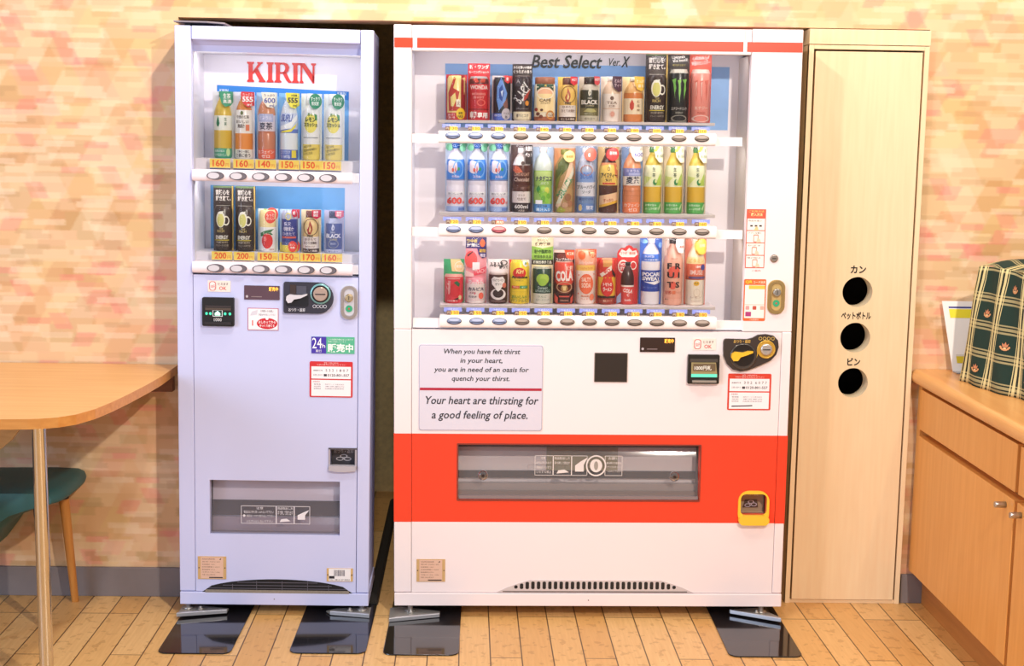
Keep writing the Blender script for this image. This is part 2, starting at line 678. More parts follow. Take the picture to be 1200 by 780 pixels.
def display_tube(t, x0, x1, z, y, power):
    """the machine's own lighting tube above a row of samples"""
    d = bpy.data.lights.new('display_tube_light', 'AREA')
    d.shape = 'RECTANGLE'
    d.size, d.size_y = x1 - x0, .012
    d.energy = power
    d.color = (1.0, .96, .97)
    o = bpy.data.objects.new('display_tube_light', d)
    col.objects.link(o)
    o.parent = t
    o.location = ((x0 + x1) / 2, y, z)
    o.rotation_euler = (math.radians(40), 0, 0)


def build_slim_machine():
    F = FL
    w = F.w
    H = 1.83
    z0 = 0.0327
    t = thing('vending_machine', 'slim lavender drinks vending machine with red serif lettering above two rows', 'vending machine', mat=F.mat)
    DEP = 0.30
    xl, xr = F.at(225, 180)[0], F.at(422, 180)[0]
    ztop = F.at(320, 48.5)[1]
    zwin = F.at(320, 322)[1]
    zbase = F.at(320, 694)[1]
    # cabinet shell
    b = MB()
    b.box(-w + .004, -w + .018, 0.035, DEP, zbase, H - .004, LAV)
    b.box(w - .018, w - .004, 0.035, DEP, zbase, H - .004, LAV)
    b.box(-w + .018, w - .018, DEP - .015, DEP, zbase, H - .004, LAV)
    b.box(-w + .004, w - .004, 0.035, DEP, H - .02, H - .002, LAV)
    b.build('cabinet_body', t, 0.002)
    # door frame
    b = MB()
    zt = F.at(320, 48.5)[1]
    b.box(-w, xl, 0, 0.034, zbase + .002, H - .003, LAV)
    b.box(xr, w, 0, 0.034, zbase + .002, H - .003, LAV)
    b.box(xl + .0015, xr - .0015, 0, 0.034, zt, H - .003, LAV)
    b.build('door_frame', t, 0.003)
    b = MB()
    zl = F.at(320, 62, .03)[1]
    b.add([(xl, .012, zt), (xr, .012, zt), (xr, .03, zl + .018), (xl, .03, zl + .018), (xr, .034, zl), (xl, .034, zl)],
          [(0, 1, 2, 3), (3, 2, 4, 5)], LAVD)
    b.box(xl, xr, .034, .16, zl, zt + .02, WHITE)
    b.build('light_housing', t)
    # display compartment
    DB = 0.205
    bz = z0 + 0.0
    b = MB()
    b.box(xl - .012, xl, .034, DB, zwin, zt, INNER)
    b.box(xr, xr + .012, .034, DB, zwin, zt, INNER)
    b.box(xl - .012, xr + .012, DB, DB + .012, zwin - .02, zt, M('f0ecf7', .5))
    b.box(xl, xr, .034, DB, zwin - .012, zwin, INNER)
    back = b.build('display_backdrop', t)
    # blue posters on the backdrop
    b = MB()
    x0, x1, _, _ = F.r(255, 409, 101, 190, DB)
    BLUE = M('6fb4ee', .5, noise=.12, scale=18)
    za = F.at(255, 101, DB)[1]
    zb = F.at(409, 105, DB)[1]
    zc = F.at(320, 196, DB)[1]
    b.flat([(x0, zc), (x1, zc), (x1, zb), (x0, za)], DB - .001, BLUE)
    b.flat([(x0, za - .026), (x1, zb - .026), (x1, zb), (x0, za)], DB - .0014, '2f86dd')
    for px in (258, 396):
        q = F.r(px, px + 10, 105.5, 109.5, DB)
        b.text('KIRIN', *q, DB - .002, 'dfeeff', bold=.002)
    b.build('poster', back)
    b = MB()
    q = F.r(247, 404, 218, 300, DB)
    b.rect(*q, DB - .001, BLUE)
    b.build('poster', back)
    # red brand lettering, serif capitals drawn as outlines on a 10-unit grid
    b = MB()
    RED = M('d8302c', .4)
    X0, X1, Z0, Z1 = F.r(290, 371, 73, 96.5, DB)
    sx, sz = (X1 - X0) / 44.6, (Z1 - Z0) / 10

    def glyph(ox, polys):
        for p in polys:
            tri = geometry.tessellate_polygon([[Vector((a, c, 0)) for a, c in p]])
            pts = [(X0 + (ox + a) * sx, DB - .004, Z0 + c * sz) for a, c in p]
            b.add(pts, [tuple(f) for f in tri], RED)

    def stem(x, wd=2.7, ser=.9):
        return [(x - ser, 0), (x + wd + ser, 0), (x + wd + ser, .7), (x + wd, 1.3), (x + wd, 8.7), (x + wd + ser, 9.3),
                (x + wd + ser, 10), (x - ser, 10), (x - ser, 9.3), (x, 8.7), (x, 1.3), (x - ser, .7)]
    glyph(0, [stem(1), [(3.6, 5.0), (7.2, 9.1), (6.6, 9.3), (6.6, 10), (10.2, 10), (10.2, 9.3), (9.2, 9), (5.9, 5.6), (3.6, 3.6)],
              [(4.6, 5.6), (8.0, .9), (7.6, .6), (7.6, 0), (12.0, 0), (12.0, .7), (11.2, 1.1), (6.9, 6.8)]])
    glyph(12.6, [stem(1)])
    glyph(28.9, [stem(1)])
    outer = [(3.6, 10), (6.5, 10), (8.6, 9.4), (9.6, 7.8), (9.2, 6.0), (7.4, 4.7), (3.6, 4.4)]
    inner = [(3.7, 9.1), (6.0, 9.0), (6.9, 8.2), (7.0, 6.8), (6.2, 5.6), (5.0, 5.25), (3.7, 5.25)]
    glyph(17.6, [stem(1)])
    for i in range(6):
        glyph(17.6, [[outer[i], outer[i + 1], inner[i + 1], inner[i]]])
    glyph(17.6, [[(5.0, 5.2), (7.9, 1.0), (9.3, 0), (11.2, 0), (11.2, .7), (10.3, 1.2), (7.6, 5.4)]])
    glyph(33.9, [[(0, 0), (2.6, 0), (2.6, .7), (1.8, 1.3), (1.8, 10), (0, 10), (-.9, 10), (-.9, 9.3), (.6, 8.7), (.6, 1.3), (0, .7)],
                    [(0, 10), (3.3, 10), (9.6, 3.2), (9.6, 0), (8.7, 0), (.9, 9)],
                    [(8.4, 1), (9.6, 0), (9.6, 8.7), (10.6, 9.3), (10.6, 10), (7.4, 10), (7.4, 9.3), (8.4, 8.7)]])
    b.build('brand_lettering', back)
    # button rails, price tags, buttons
    btn = {}
    btn[0] = None
    for row, (ry0, ry1, bx, by, tagx, ty0, ty1, prices) in enumerate((
            (200, 213.5, (252.7, 279.3, 305.7, 332.2, 358.6, 384.6), 207, (258, 285.5, 311.5, 338.7, 364, 388), 187, 197.6, (160, 160, 140, 150, 150, 150)),
            (308, 321, (252.7, 279.3, 305.7, 332.2, 358.6, 384.6), 315, (260, 286, 313.5, 338.7, 363.6, 389), 295.5, 305.2, (200, 200, 150, 150, 170, 160)))):
        b = MB()
        x0, x1, za, zb = F.r(225.5, 413, ry0, ry1, -.006)
        zm, hh = (za + zb) / 2, (zb - za) / 2
        prof = [(-.002 - .012 * math.cos(a), zm + hh * math.sin(a)) for a in [math.radians(-90 + 15 * i) for i in range(13)]]
        P = [(x, y, z) for x in (x0, x1) for y, z in prof + [(.045, zb), (.045, za)]]
        n = len(prof) + 2
        b.add(P, [(i, i + n, (i + 1) % n + n, (i + 1) % n) for i in range(n)] + [tuple(range(n - 1, -1, -1)), tuple(range(n, 2 * n))], M('f3e6ee', .3))
        b.box(x1, xr - .001, .004, .045, za + .004, zb - .002, M('d6d8e6', .4))
        zs = F.at(320, (186.5, 294.8)[row], .105)[1]
        b.box(xl, xr, .064, .19, zs - .006, zs, INNER)
        b.box(xl, xr, .046, .064, zb - .004, zb, INNER)
        b.box(xl, xr, .062, .066, zb - .004, zs, INNER)
        rail = b.build('button_rail', t)
        for i, px in enumerate(bx):
            x, z = F.at(px, by, -.014)
            if btn[0] is None:
                btn[0] = button_mesh(.0245, .0115, 'offset').build('button', rail)
                btn[0].location = (x, -.0145, z)
            else:
                link_copy(btn[0], rail, (x, -.0145, z))
        for px, pr in zip(tagx, prices):
            b = MB()
            q = F.r(px - 12, px + 12, ty0, ty1, .034)
            b.box(q[0], q[1], .034, .0355, q[2], q[3], M('fbe06a', .5))
            xw = q[1] - q[0]
            hh = q[3] - q[2]
            b.text(str(pr), q[0] + .14 * xw, q[0] + .72 * xw, q[2] + .12 * hh, q[3] - .12 * hh, .0334, 'f0622c', bold=.0025)
            b.text('円', q[0] + .76 * xw, q[0] + .93 * xw, q[2] + .12 * hh, q[2] + .5 * hh, .0334, 'e88a3a')
            b.rect(q[0], q[1], q[2] - .006, q[2] - .002, .0345, '5a5f8a')
            b.build('price_tag', rail)
    # window panes
    for ya, yb in ((63, 200), (213, 308)):
        b = MB()
        za, zb = F.at(320, yb, .02)[1], F.at(320, ya, .02)[1]
        b.rect(xl + .001, xr - .001, za, zb, .026, PANE)
        b.build('display_window', t)
    for px_ in (62.5, 214):
        display_tube(t, xl + .01, xr - .01, F.at(320, px_, .05)[1] - .004, .055, .4)
    # lower door panel with openings
    fx = F.r(245, 397.5, 563, 626.5)
    cx = F.r(386.5, 415.5, 525, 548)
    b = MB()
    panel_holes(b, xl + .0015, xr - .0015, zbase + .002, zwin - .003, .001, .03, [fx, cx], LAV)
    pan = b.build('front_panel', t)
    # delivery opening with smoked flap
    b = MB()
    x0, x1, za, zb = fx
    b.box(x0, x1, .056, .060, za, zb, M('f8f2fd', .4))
    b.box(x0, x1, .03, .060, za - .004, za, M('7d7788', .3))
    b.box(x0, x1, .03, .060, zb, zb + .004, DARK)
    b.box(x0 - .004, x0, .03, .060, za, zb, DARK)
    b.box(x1, x1 + .004, .03, .060, za, zb, DARK)
    b.box(x0, x1, .050, .056, *F.r(245, 398, 591, 609)[2:], M('3a2a2c', .5))  # dark strip standing in for the shaded gap inside the bay
    b.box(x0, x1, .048, .056, za, za + .045, M('a89ca8', .3))
    bay = b.build('delivery_bay', t)
    b = MB()
    N = 14
    P = []
    for i in range(N + 1):
        s = i / N
        P += [(x0 + .002, .012 + .03 * math.sin(s * PI / 2) ** 2, za + .002 + (zb - za - .004) * s), (x1 - .002, .012 + .03 * math.sin(s * PI / 2) ** 2, za + .002 + (zb - za - .004) * s)]
    b.add(P, [(2 * i, 2 * i + 1, 2 * i + 3, 2 * i + 2) for i in range(N)], SMOKE, True)
    flap = b.build('delivery_flap', t)
    b = MB()
    W = M('e9e3ea', .5)
    yy = .0105
    x0, x1, za, zb = F.r(281, 362, 593.5, 614.5)
    hh, ww = zb - za, x1 - x0
    for p, q in ((0, .51), (.51, .77), (.77, 1)):
        a, c = x0 + p * ww, x0 + q * ww
        for r_ in ((a, c, za, za + .0015), (a, c, zb - .0015, zb), (a, a + .0015, za, zb), (c - .0015, c, za, zb)):
            b.rect(*r_, yy, W)
    b.text('注意', x0 + .22 * ww, x0 + .32 * ww, zb - .2 * hh, zb - .06 * hh, yy, W)
    b.text('取出口に手を深く入れないで下さい', x0 + .04 * ww, x0 + .47 * ww, zb - .42 * hh, zb - .27 * hh, yy, W)
    b.text('商品は一つずつ取り出して下さい', x0 + .08 * ww, x0 + .48 * ww, zb - .63 * hh, zb - .5 * hh, yy, W)
    b.text('いたずらはしないで下さい', x0 + .08 * ww, x0 + .46 * ww, za + .06 * hh, za + .2 * hh, yy, W)
    b.flat(ell(x0 + .045 * ww, zb - .56 * hh, .004, .004), yy, W)
    b.text('商品取出し方', x0 + .53 * ww, x0 + .75 * ww, zb - .2 * hh, zb - .06 * hh, yy, W)
    b.text('手で押して取り出す', x0 + .53 * ww, x0 + .75 * ww, zb - .5 * hh, zb - .26 * hh, yy, W)
    b.flat([(x0 + .56 * ww, za + .1 * hh), (x0 + .72 * ww, za + .16 * hh), (x0 + .66 * ww, za + .3 * hh), (x0 + .58 * ww, za + .26 * hh)], yy, W)
    b.flat([(x0 + .82 * ww, za + .25 * hh), (x0 + .93 * ww, za + .25 * hh), (x0 + .93 * ww, za + .5 * hh), (x0 + .99 * ww, za + .8 * hh), (x0 + .9 * ww, za + .65 * hh), (x0 + .82 * ww, za + .5 * hh)], yy, W)
    b.build('notice', flap)
    # coin return cup
    b = MB()
    x0, x1, za, zb = cx
    b.box(x0, x1, .04, .045, za, zb, M('4a464c', .4))
    b.box(x0, x1, .02, .045, za - .003, za, DARK)
    b.box(x0, x1, .02, .045, zb, zb + .003, DARK)
    n = 10
    lo = [(x0 - .004 + (x1 - x0 + .008) * i / n, za - .003 - .004 * math.sin(PI * i / n)) for i in range(n + 1)]
    b.prism(lo + [(x1 + .004, za + .012), (x0 - .004, za + .012)], -.012, .012, M('b7b2bd', .35))
    b.box(x0 - .006, x0, -.002, .02, za, zb + .003, M('a9a4b0', .4))
    b.box(x1, x1 + .006, -.002, .02, za, zb + .003, M('a9a4b0', .4))
    b.box(x0 - .006, x1 + .006, -.002, .02, zb, zb + .005, M('57535c', .4))
    b.text('おつり・返却', x0 + .008, x1 - .008, zb - .02, zb - .008, .0385, 'cfc8cf')
    for ox, oz in ((-.012, 0), (.012, 0), (0, .009)):
        b.ring(ell((x0 + x1) / 2 + ox, za + .024 + oz, .012, .006), ell((x0 + x1) / 2 + ox, za + .024 + oz, .009, .004), .038, .0385, 'cfc8cf')
    b.build('coin_return', t)
    # bill slot
    b = MB()
    x0, x1, za, zb = F.r(237.5, 274.8, 349, 382.5)
    hh, ww = zb - za, x1 - x0
    b.prism(rr(x0, x1, za, zb, .005), -.012, .002, BLK)
    b.box(x0 + .1 * ww, x1 - .1 * ww, -.0125, -.011, zb - .34 * hh, zb - .28 * hh, '3a3030')
    b.box(x0 + .1 * ww, x1 - .1 * ww, -.0135, -.011, zb - .44 * hh, zb - .36 * hh, '52443c')
    b.box(x0 + .08 * ww, x1 - .08 * ww, -.017, -.012, za + .06 * hh, za + .16 * hh, '262226')
    G = emit('39c99a', 1.0)
    for u in (.14, .26, .72, .87):
        b.flat(ell(x0 + u * ww, za + .44 * hh, .004, .0045, 12), -.0126, G)
    b.rect(x0 + .33 * ww, x0 + .64 * ww, za + .34 * hh, za + .58 * hh, -.0126, 'e8eef0')
    b.rect(x0 + .35 * ww, x0 + .62 * ww, za + .36 * hh, za + .55 * hh, -.0129, '1d3a34')
    b.flat([(x0 + .4 * ww, za + .38 * hh), (x0 + .57 * ww, za + .38 * hh), (x0 + .57 * ww, za + .46 * hh), (x0 + .485 * ww, za + .54 * hh), (x0 + .4 * ww, za + .46 * hh)], -.0132, emit('b8f4dc', 1.0))
    b.text('1000', x0 + .37 * ww, x0 + .61 * ww, za + .17 * hh, za + .29 * hh, -.0126, 'd8d4d4', bold=.001)
    b.build('bill_slot', t)
    # LED display
    led_display(t, F.r(286, 327.5, 334.5, 351), '5c4450')
    coin_unit_slim(t, F)
    lock_plate(t, F.r(399, 419.5, 332, 372), ('dcd9e2', 'b7a9a2', 'c9b28c'))
    # stickers
    b = MB()
    q = F.r(243.5, 270, 329.6, 342.7)
    ok_sticker(b, q)
    b.build('sticker', t)
    b = MB()
    x0, x1, za, zb = F.r(290, 326, 360.8, 386.8)
    ww, hh = x1 - x0, zb - za
    b.box(x0, x1, -.0006, .001, za, zb, 'b5526c')
    b.rect(x0 + .0018, x1 - .0018, za + .0018, zb - .0018, -.0010, 'f1ecf2')
    b.rect(x0 + .1 * ww, x0 + .22 * ww, za + .1 * hh, za + .62 * hh, -.0013, 'ffffff')
    b.rect(x0 + .14 * ww, x0 + .18 * ww, za + .2 * hh, za + .45 * hh, -.0016, 'd85a5a')
    b.flat([(x0 + .08 * ww, za + .66 * hh), (x0 + .3 * ww, za + .7 * hh), (x0 + .33 * ww, za + .92 * hh), (x0 + .14 * ww, za + .84 * hh)], -.0013, 'd6d2de')
    b.flat(ell(x0 + .63 * ww, za + .31 * hh, .335 * ww, .25 * hh), -.0013, 'c81f2e')
    b.flat(ell(x0 + .63 * ww, za + .54 * hh, .05 * ww, .07 * hh), -.0015, 'f4eef2')
    b.text('はしわってから', x0 + .35 * ww, x0 + .91 * ww, za + .31 * hh, za + .44 * hh, -.0017, 'ffffff', bold=.001)
    b.text('ゆっくり捨てる', x0 + .39 * ww, x0 + .87 * ww, za + .15 * hh, za + .28 * hh, -.0017, 'ffffff', bold=.001)
    b.text('お客様へのお願い', x0 + .42 * ww, x0 + .84 * ww, za + .82 * hh, za + .92 * hh, -.0013, '5a5060')
    b.text('容器は中を空にして下さい', x0 + .36 * ww, x0 + .9 * ww, za + .66 * hh, za + .75 * hh, -.0013, '6a6070')
    b.build('sticker', t)
    b = MB()
    x0, x1, za, zb = F.r(364.6, 415.3, 393, 412.6)
    ww, hh = x1 - x0, zb - za
    xm = x0 + .345 * ww
    b.box(x0, x1, -.0006, .001, za, zb, '58b591')
    b.rect(x0, xm, za, zb, -.0010, '4534a8')
    b.text('24', x0 + .02 * ww, x0 + .24 * ww, za + .30 * hh, za + .93 * hh, -.0014, 'ffffff')
    b.text('h', x0 + .255 * ww, x0 + .32 * ww, za + .34 * hh, za + .58 * hh, -.0014, 'ffffff')
    b.text('実行', x0 + .1 * ww, x0 + .24 * ww, za + .06 * hh, za + .23 * hh, -.0014, 'ffffff')
    b.text('販売中', xm + .03 * ww, x1 - .03 * ww, za + .08 * hh, za + .60 * hh, -.0014, 'f4fff8', bold=.003)
    b.text('この自動販売機は省エネ型です', xm + .04 * ww, x1 - .03 * ww, za + .80 * hh, za + .90 * hh, -.0014, 'e0f4ea')
    b.text('環境に配慮しています', xm + .04 * ww, x1 - .2 * ww, za + .67 * hh, za + .76 * hh, -.0014, 'e0f4ea')
    b.build('sticker', t)
    contact_sticker(t, F.r(362.4, 413, 422, 463.9), '532 1807', False)
    # plates near the bottom
    rating_plate(t, F.r(231, 264, 652.5, 679))
    b = MB()
    x0, x1, za, zb = F.r(382, 412.7, 664.6, 680)
    ww, hh = x1 - x0, zb - za
    b.box(x0, x1, -.001, .001, za, zb, 'd9b072')
    b.rect(x0 + .08 * ww, x1 - .08 * ww, za + .04 * hh, zb - .02 * hh, -.0014, 'f4eff0')
    x = x0 + .28 * ww
    random.seed(3)
    while x < x0 + .70 * ww:
        s = random.uniform(.0008, .0022)
        b.rect(x, x + s, za + .42 * hh, zb - .12 * hh, -.0017, '5d5866')
        x += s + random.uniform(.0008, .002)
    b.rect(x0 + .09 * ww, x0 + .3 * ww, za + .22 * hh, za + .42 * hh, -.0017, '2a2830')
    b.text('No. 3814 27 0055', x0 + .12 * ww, x1 - .12 * ww, za + .08 * hh, za + .19 * hh, -.0017, '2a2830')
    for u in (.04, .96):
        b.flat(ell(x0 + u * ww, za + .5 * hh, .0022, .0022, 10), -.0015, '4a3a2a')
    b.build('barcode_plate', t)
    # vent
    b = MB()
    x0, x1, za, zb = F.r(236, 412, 678.5, 694)
    n = 16
    top = [(x1 - (x1 - x0) * i / n, za + (zb - za) * (math.sin(PI * i / n) ** .45)) for i in range(n + 1)]
    b.prism([(x0, za), (x1, za)] + top[1:-1], -.0008, .001, M('141216', .7))
    for k in range(3):
        zz = za + (zb - za) * (.28 + .23 * k)
        m_ = .02 + .045 * k
        b.box(x0 + m_, x1 - m_, -.0025, -.0008, zz, zz + .0018, '5c5864')
    for u in (.2, .36, .53, .7, .84):
        xx = x0 + u * (x1 - x0)
        b.box(xx, xx + .0018, -.003, -.0008, za, za + (zb - za) * (.86 if .25 < u < .75 else .62), '5c5864')
    b.box(x0 + .01, x1 - .01, -.004, -.0006, za - .001, za + .008, M('8d8276', .8, noise=.3, scale=200))
    b.build('vent_grille', t)
    # base, feet and brackets
    b = MB()
    b.box(-w + .001, w, -.004, DEP - .02, z0, zbase, LAV)
    b.flat(ell(0, z0 + .02, .002, .002, 8), -.0045, '6a6670')
    b.build('base', t, 0.002)
    foot_and_bracket(t, [-w + .022, w - .022], z0, [
        [(-w - .001, -.05), (-w + .15, -.012), (-w + .15, .02), (-w + .02, .05), (-w - .001, .04)],
        [(w + .006, -.042), (w - .12, -.016), (w - .135, .008), (w - .10, .035), (w + .006, .045)]])
    # loose plate on top
    b = MB()
    x0 = F.at(204.5, 29)[0]
    x1 = F.at(262, 29)[0]
    zt_ = H + .006
    b.add([(x0, -.004, zt_), (x0 + .10, -.004, zt_), (x1, .03, zt_), (x1, .25, zt_), (x0, .25, zt_),
           (x0, -.004, zt_ + .004), (x0 + .10, -.004, zt_ + .004), (x1, .03, zt_ + .004), (x1, .25, zt_ + .004), (x0, .25, zt_ + .004)],
          [(4, 3, 2, 1, 0), (5, 6, 7, 8, 9), (0, 1, 6, 5), (1, 2, 7, 6), (2, 3, 8, 7), (3, 4, 9, 8), (4, 0, 5, 9)], M('8f8690', .4))
    for px in (x0 + .02, x1 - .03):
        b.box(px, px + .02, .06, .22, H - .003, zt_, DARK)
    b.build('top_plate', t)
    return t



def led_display(t, q, tone):
    x0, x1, za, zb = q
    ww, hh = x1 - x0, zb - za
    b = MB()
    b.prism(rr(x0, x1, za, zb, .002), -.002, .001, M(tone, .25))
    b.flat(ell(x0 + .08 * ww, za + .22 * hh, .004, .004, 14), -.0024, 'b9aeb4')
    b.text('販売中', x0 + .70 * ww, x0 + .96 * ww, za + .62 * hh, za + .92 * hh, -.0026, emit('ffae3c', 1.6), bold=.002)
    b.rect(x0 + .2 * ww, x0 + .5 * ww, za + .18 * hh, za + .24 * hh, -.0024, '8a7678')
    b.build('display_screen', t)


def ok_sticker(b, q):
    x0, x1, za, zb = q
    ww, hh = x1 - x0, zb - za
    b.box(x0, x1, -.0006, .001, za, zb, 'f6e6dc')
    b.flat(rr(x0 + .06 * ww, x0 + .36 * ww, za + .1 * hh, zb - .08 * hh, .008), -.0010, 'd2504e')
    b.flat(rr(x0 + .09 * ww, x0 + .33 * ww, za + .15 * hh, zb - .13 * hh, .007), -.0013, 'f8ecea')
    b.text('500円', x0 + .12 * ww, x0 + .31 * ww, za + .3 * hh, za + .62 * hh, -.0016, 'c8403e')
    b.text('使えます', x0 + .44 * ww, x0 + .9 * ww, za + .58 * hh, za + .82 * hh, -.0010, '4a4248', bold=.001)
    b.text('OK', x0 + .50 * ww, x0 + .82 * ww, za + .16 * hh, za + .48 * hh, -.0010, 'd23438', bold=.001)


def lock_plate(t, q, tones):
    x0, x1, za, zb = q
    cx = (x0 + x1) / 2
    ww, hh = x1 - x0, zb - za
    b = MB()
    b.prism(rr(x0, x1, za, zb, ww * .45, 8), -.006, .001, M(tones[0], .25, .6), True)
    b.ring(rr(x0 + .002, x1 - .002, za + .002, zb - .002, ww * .43, 8), rr(x0 + .2 * ww, x1 - .2 * ww, za + .1 * hh, zb - .1 * hh, ww * .28, 8), -.010, -.005, M(tones[1], .25, .7))
    b.flat(rr(x0 + .22 * ww, x1 - .22 * ww, za + .12 * hh, zb - .12 * hh, ww * .26, 8), -.0065, M(tones[0], .3, .3))
    lp = b.build('lock_plate', t)
    b = MB()
    zc = za + .64 * hh
    b.lathe([(.0125, 0), (.0125, -.012), (.010, -.014)], M(tones[2], .25, .8), cx, -.005, zc, 20, 'y')
    b.box(cx - .001, cx + .001, -.0195, -.0185, zc - .006, zc + .006, '2a2420')
    b.build('key_cylinder', lp)
    b = MB()
    b.lathe([(.0105, 0), (.0105, -.002)], M('2fa878', .4), cx, -.0065, za + .32 * hh, 20, 'y')
    b.flat(ell(cx, za + .32 * hh, .003, .003, 10), -.0090, 'd0403c')
    b.build('indicator', lp)


def contact_sticker(t, q, num, strike):
    x0, x1, za, zb = q
    ww, hh = x1 - x0, zb - za
    b = MB()
    b.prism(rr(x0, x1, za, zb, .004), -.0006, .001, 'd02c34' if not strike else 'd8402c')
    b.rect(x0 + .04 * ww, x1 - .04 * ww, za + .52 * hh, za + .86 * hh, -.0010, 'f6f0f4')
    b.rect(x0 + .04 * ww, x1 - .04 * ww, za + .035 * hh, za + .485 * hh, -.0010, 'f6f0f4')
    b.text('故障・お問い合わせ', x0 + .33 * ww, x0 + .67 * ww, zb - .055 * hh, zb - .02 * hh, -.0010, 'f8d8d4')
    b.text('下記の番号をお知らせ下さい', x0 + .16 * ww, x0 + .84 * ww, zb - .11 * hh, zb - .07 * hh, -.0010, 'f8d8d4')
    b.text('自販機番号', x0 + .09 * ww, x0 + .30 * ww, za + .73 * hh, za + .77 * hh, -.0013, '3a3440', bold=.001)
    a, c = num.split(' ')
    b.text(' '.join(a), x0 + .37 * ww, x0 + .56 * ww, za + .72 * hh, za + .79 * hh, -.0013, '2c2832')
    b.text(' '.join(c), x0 + .63 * ww, x0 + .90 * ww, za + .72 * hh, za + .79 * hh, -.0013, '2c2832')
    b.text('お問い合わせ', x0 + .09 * ww, x0 + .30 * ww, za + .60 * hh, za + .65 * hh, -.0013, '5a5460')
    b.rect(x0 + .33 * ww, x0 + .40 * ww, za + .585 * hh, za + .65 * hh, -.0013, '3c3842')
    b.text('0120-801-557', x0 + .42 * ww, x0 + .92 * ww, za + .585 * hh, za + .655 * hh, -.0013, '2c2832', bold=.0015)
    b.text('設置場所', x0 + .08 * ww, x0 + .24 * ww, za + .42 * hh, za + .455 * hh, -.0013, 'b04a58')
    for k, (s, l) in enumerate((('管理者', '飲料サービス株式会社'), ('住所', '東京都内'), ('販売責任者', '自動販売機管理部'))):
        zz = za + (.345 - .06 * k) * hh
        b.text(s, x0 + .1 * ww, x0 + .26 * ww, zz, zz + .035 * hh, -.0013, '6a6470')
        b.text(l, x0 + .36 * ww, x0 + .80 * ww, zz, zz + .035 * hh, -.0013, '8a8490')
    if strike:
        b.flat([(x0 + .1 * ww, za + .09 * hh), (x0 + .58 * ww, za + .11 * hh), (x0 + .58 * ww, za + .14 * hh), (x0 + .3 * ww, za + .125 * hh), (x0 + .1 * ww, za + .12 * hh)], -.0013, '18141a')
    b.build('sticker', t)


def rating_plate(t, q):
    x0, x1, za, zb = q
    ww, hh = x1 - x0, zb - za
    b = MB()
    b.box(x0, x1, -.001, .001, za, zb, 'cfa873')
    b.rect(x0 + .1 * ww, x1 - .1 * ww, za + .03 * hh, zb - .03 * hh, -.0014, 'e2b9a2')
    lines = ['清涼飲料自動販売機', '型式 FSN-20', '定格電圧 100V', '定格消費電力 420W', '製造番号 0714', '冷媒 R-134a 150g', '質量 186kg 屋内用']
    for k, s in enumerate(lines):
        zz = zb - (.14 + .115 * k) * hh
        b.text(s, x0 + .15 * ww, x0 + (.78 if k % 2 else .6) * ww, zz, zz + .05 * hh, -.0017, '7a5a4c')
    b.rect(x0 + .4 * ww, x0 + .88 * ww, za + .05 * hh, za + .10 * hh, -.0017, '4a3a38')
    b.flat([(x0 + .76 * ww, zb - .14 * hh), (x0 + .82 * ww, zb - .14 * hh), (x0 + .82 * ww, zb - .06 * hh)], -.0017, '4a2a2a')
    for u in (.04, .96):
        b.flat(ell(x0 + u * ww, za + .5 * hh, .002, .002, 10), -.0016, '4a3a2a')
    b.build('rating_plate', t)


def foot_and_bracket(t, xs, z0, polys):
    """levelling feet and the zinc anchor brackets that tie the feet to the black floor plates"""
    first = None
    for x in xs:
        b = MB()
        b.lathe([(.017, -z0 + .0125), (.017, -z0 + .017), (.008, -z0 + .018), (.008, .004)], STEEL, 0, 0, 0, 16)
        if first is None:
            first = b.build('foot', t)
            first.location = (x, .02, z0)
        else:
            link_copy(first, t, (x, .02, z0))
    for x, poly in zip(xs, polys):
        b = MB()
        n = len(poly)
        zb_, zt_ = .0075, .0125
        b.add([(px, py, zb_) for px, py in poly] + [(px, py, zt_) for px, py in poly],
              [tuple(range(n - 1, -1, -1)), tuple(range(n, 2 * n))] + [(i, (i + 1) % n, (i + 1) % n + n, i + n) for i in range(n)], M('c9c6c2', .38, .75))
        # raised front lip
        (ax, ay), (bx, by) = poly[0], poly[1]
        b.add([(ax, ay - .002, zb_), (bx, by - .002, zb_), (bx, by + .008, zb_), (ax, ay + .008, zb_),
               (ax, ay - .002, zt_ + .007), (bx, by - .002, zt_ + .007), (bx, by + .008, zt_ + .007), (ax, ay + .008, zt_ + .007)],
              [(0, 3, 2, 1), (4, 5, 6, 7), (0, 1, 5, 4), (1, 2, 6, 5), (2, 3, 7, 6), (3, 0, 4, 7)], M('d6d6dc', .3, .7))
        sgn = 1 if bx > ax else -1
        b.lathe([(.010, 0), (.010, .006), (.005, .007), (.005, .012)], STEEL, ax + sgn * .065, .004, zt_, 6)
        b.build('anchor_bracket', t, 0.001)


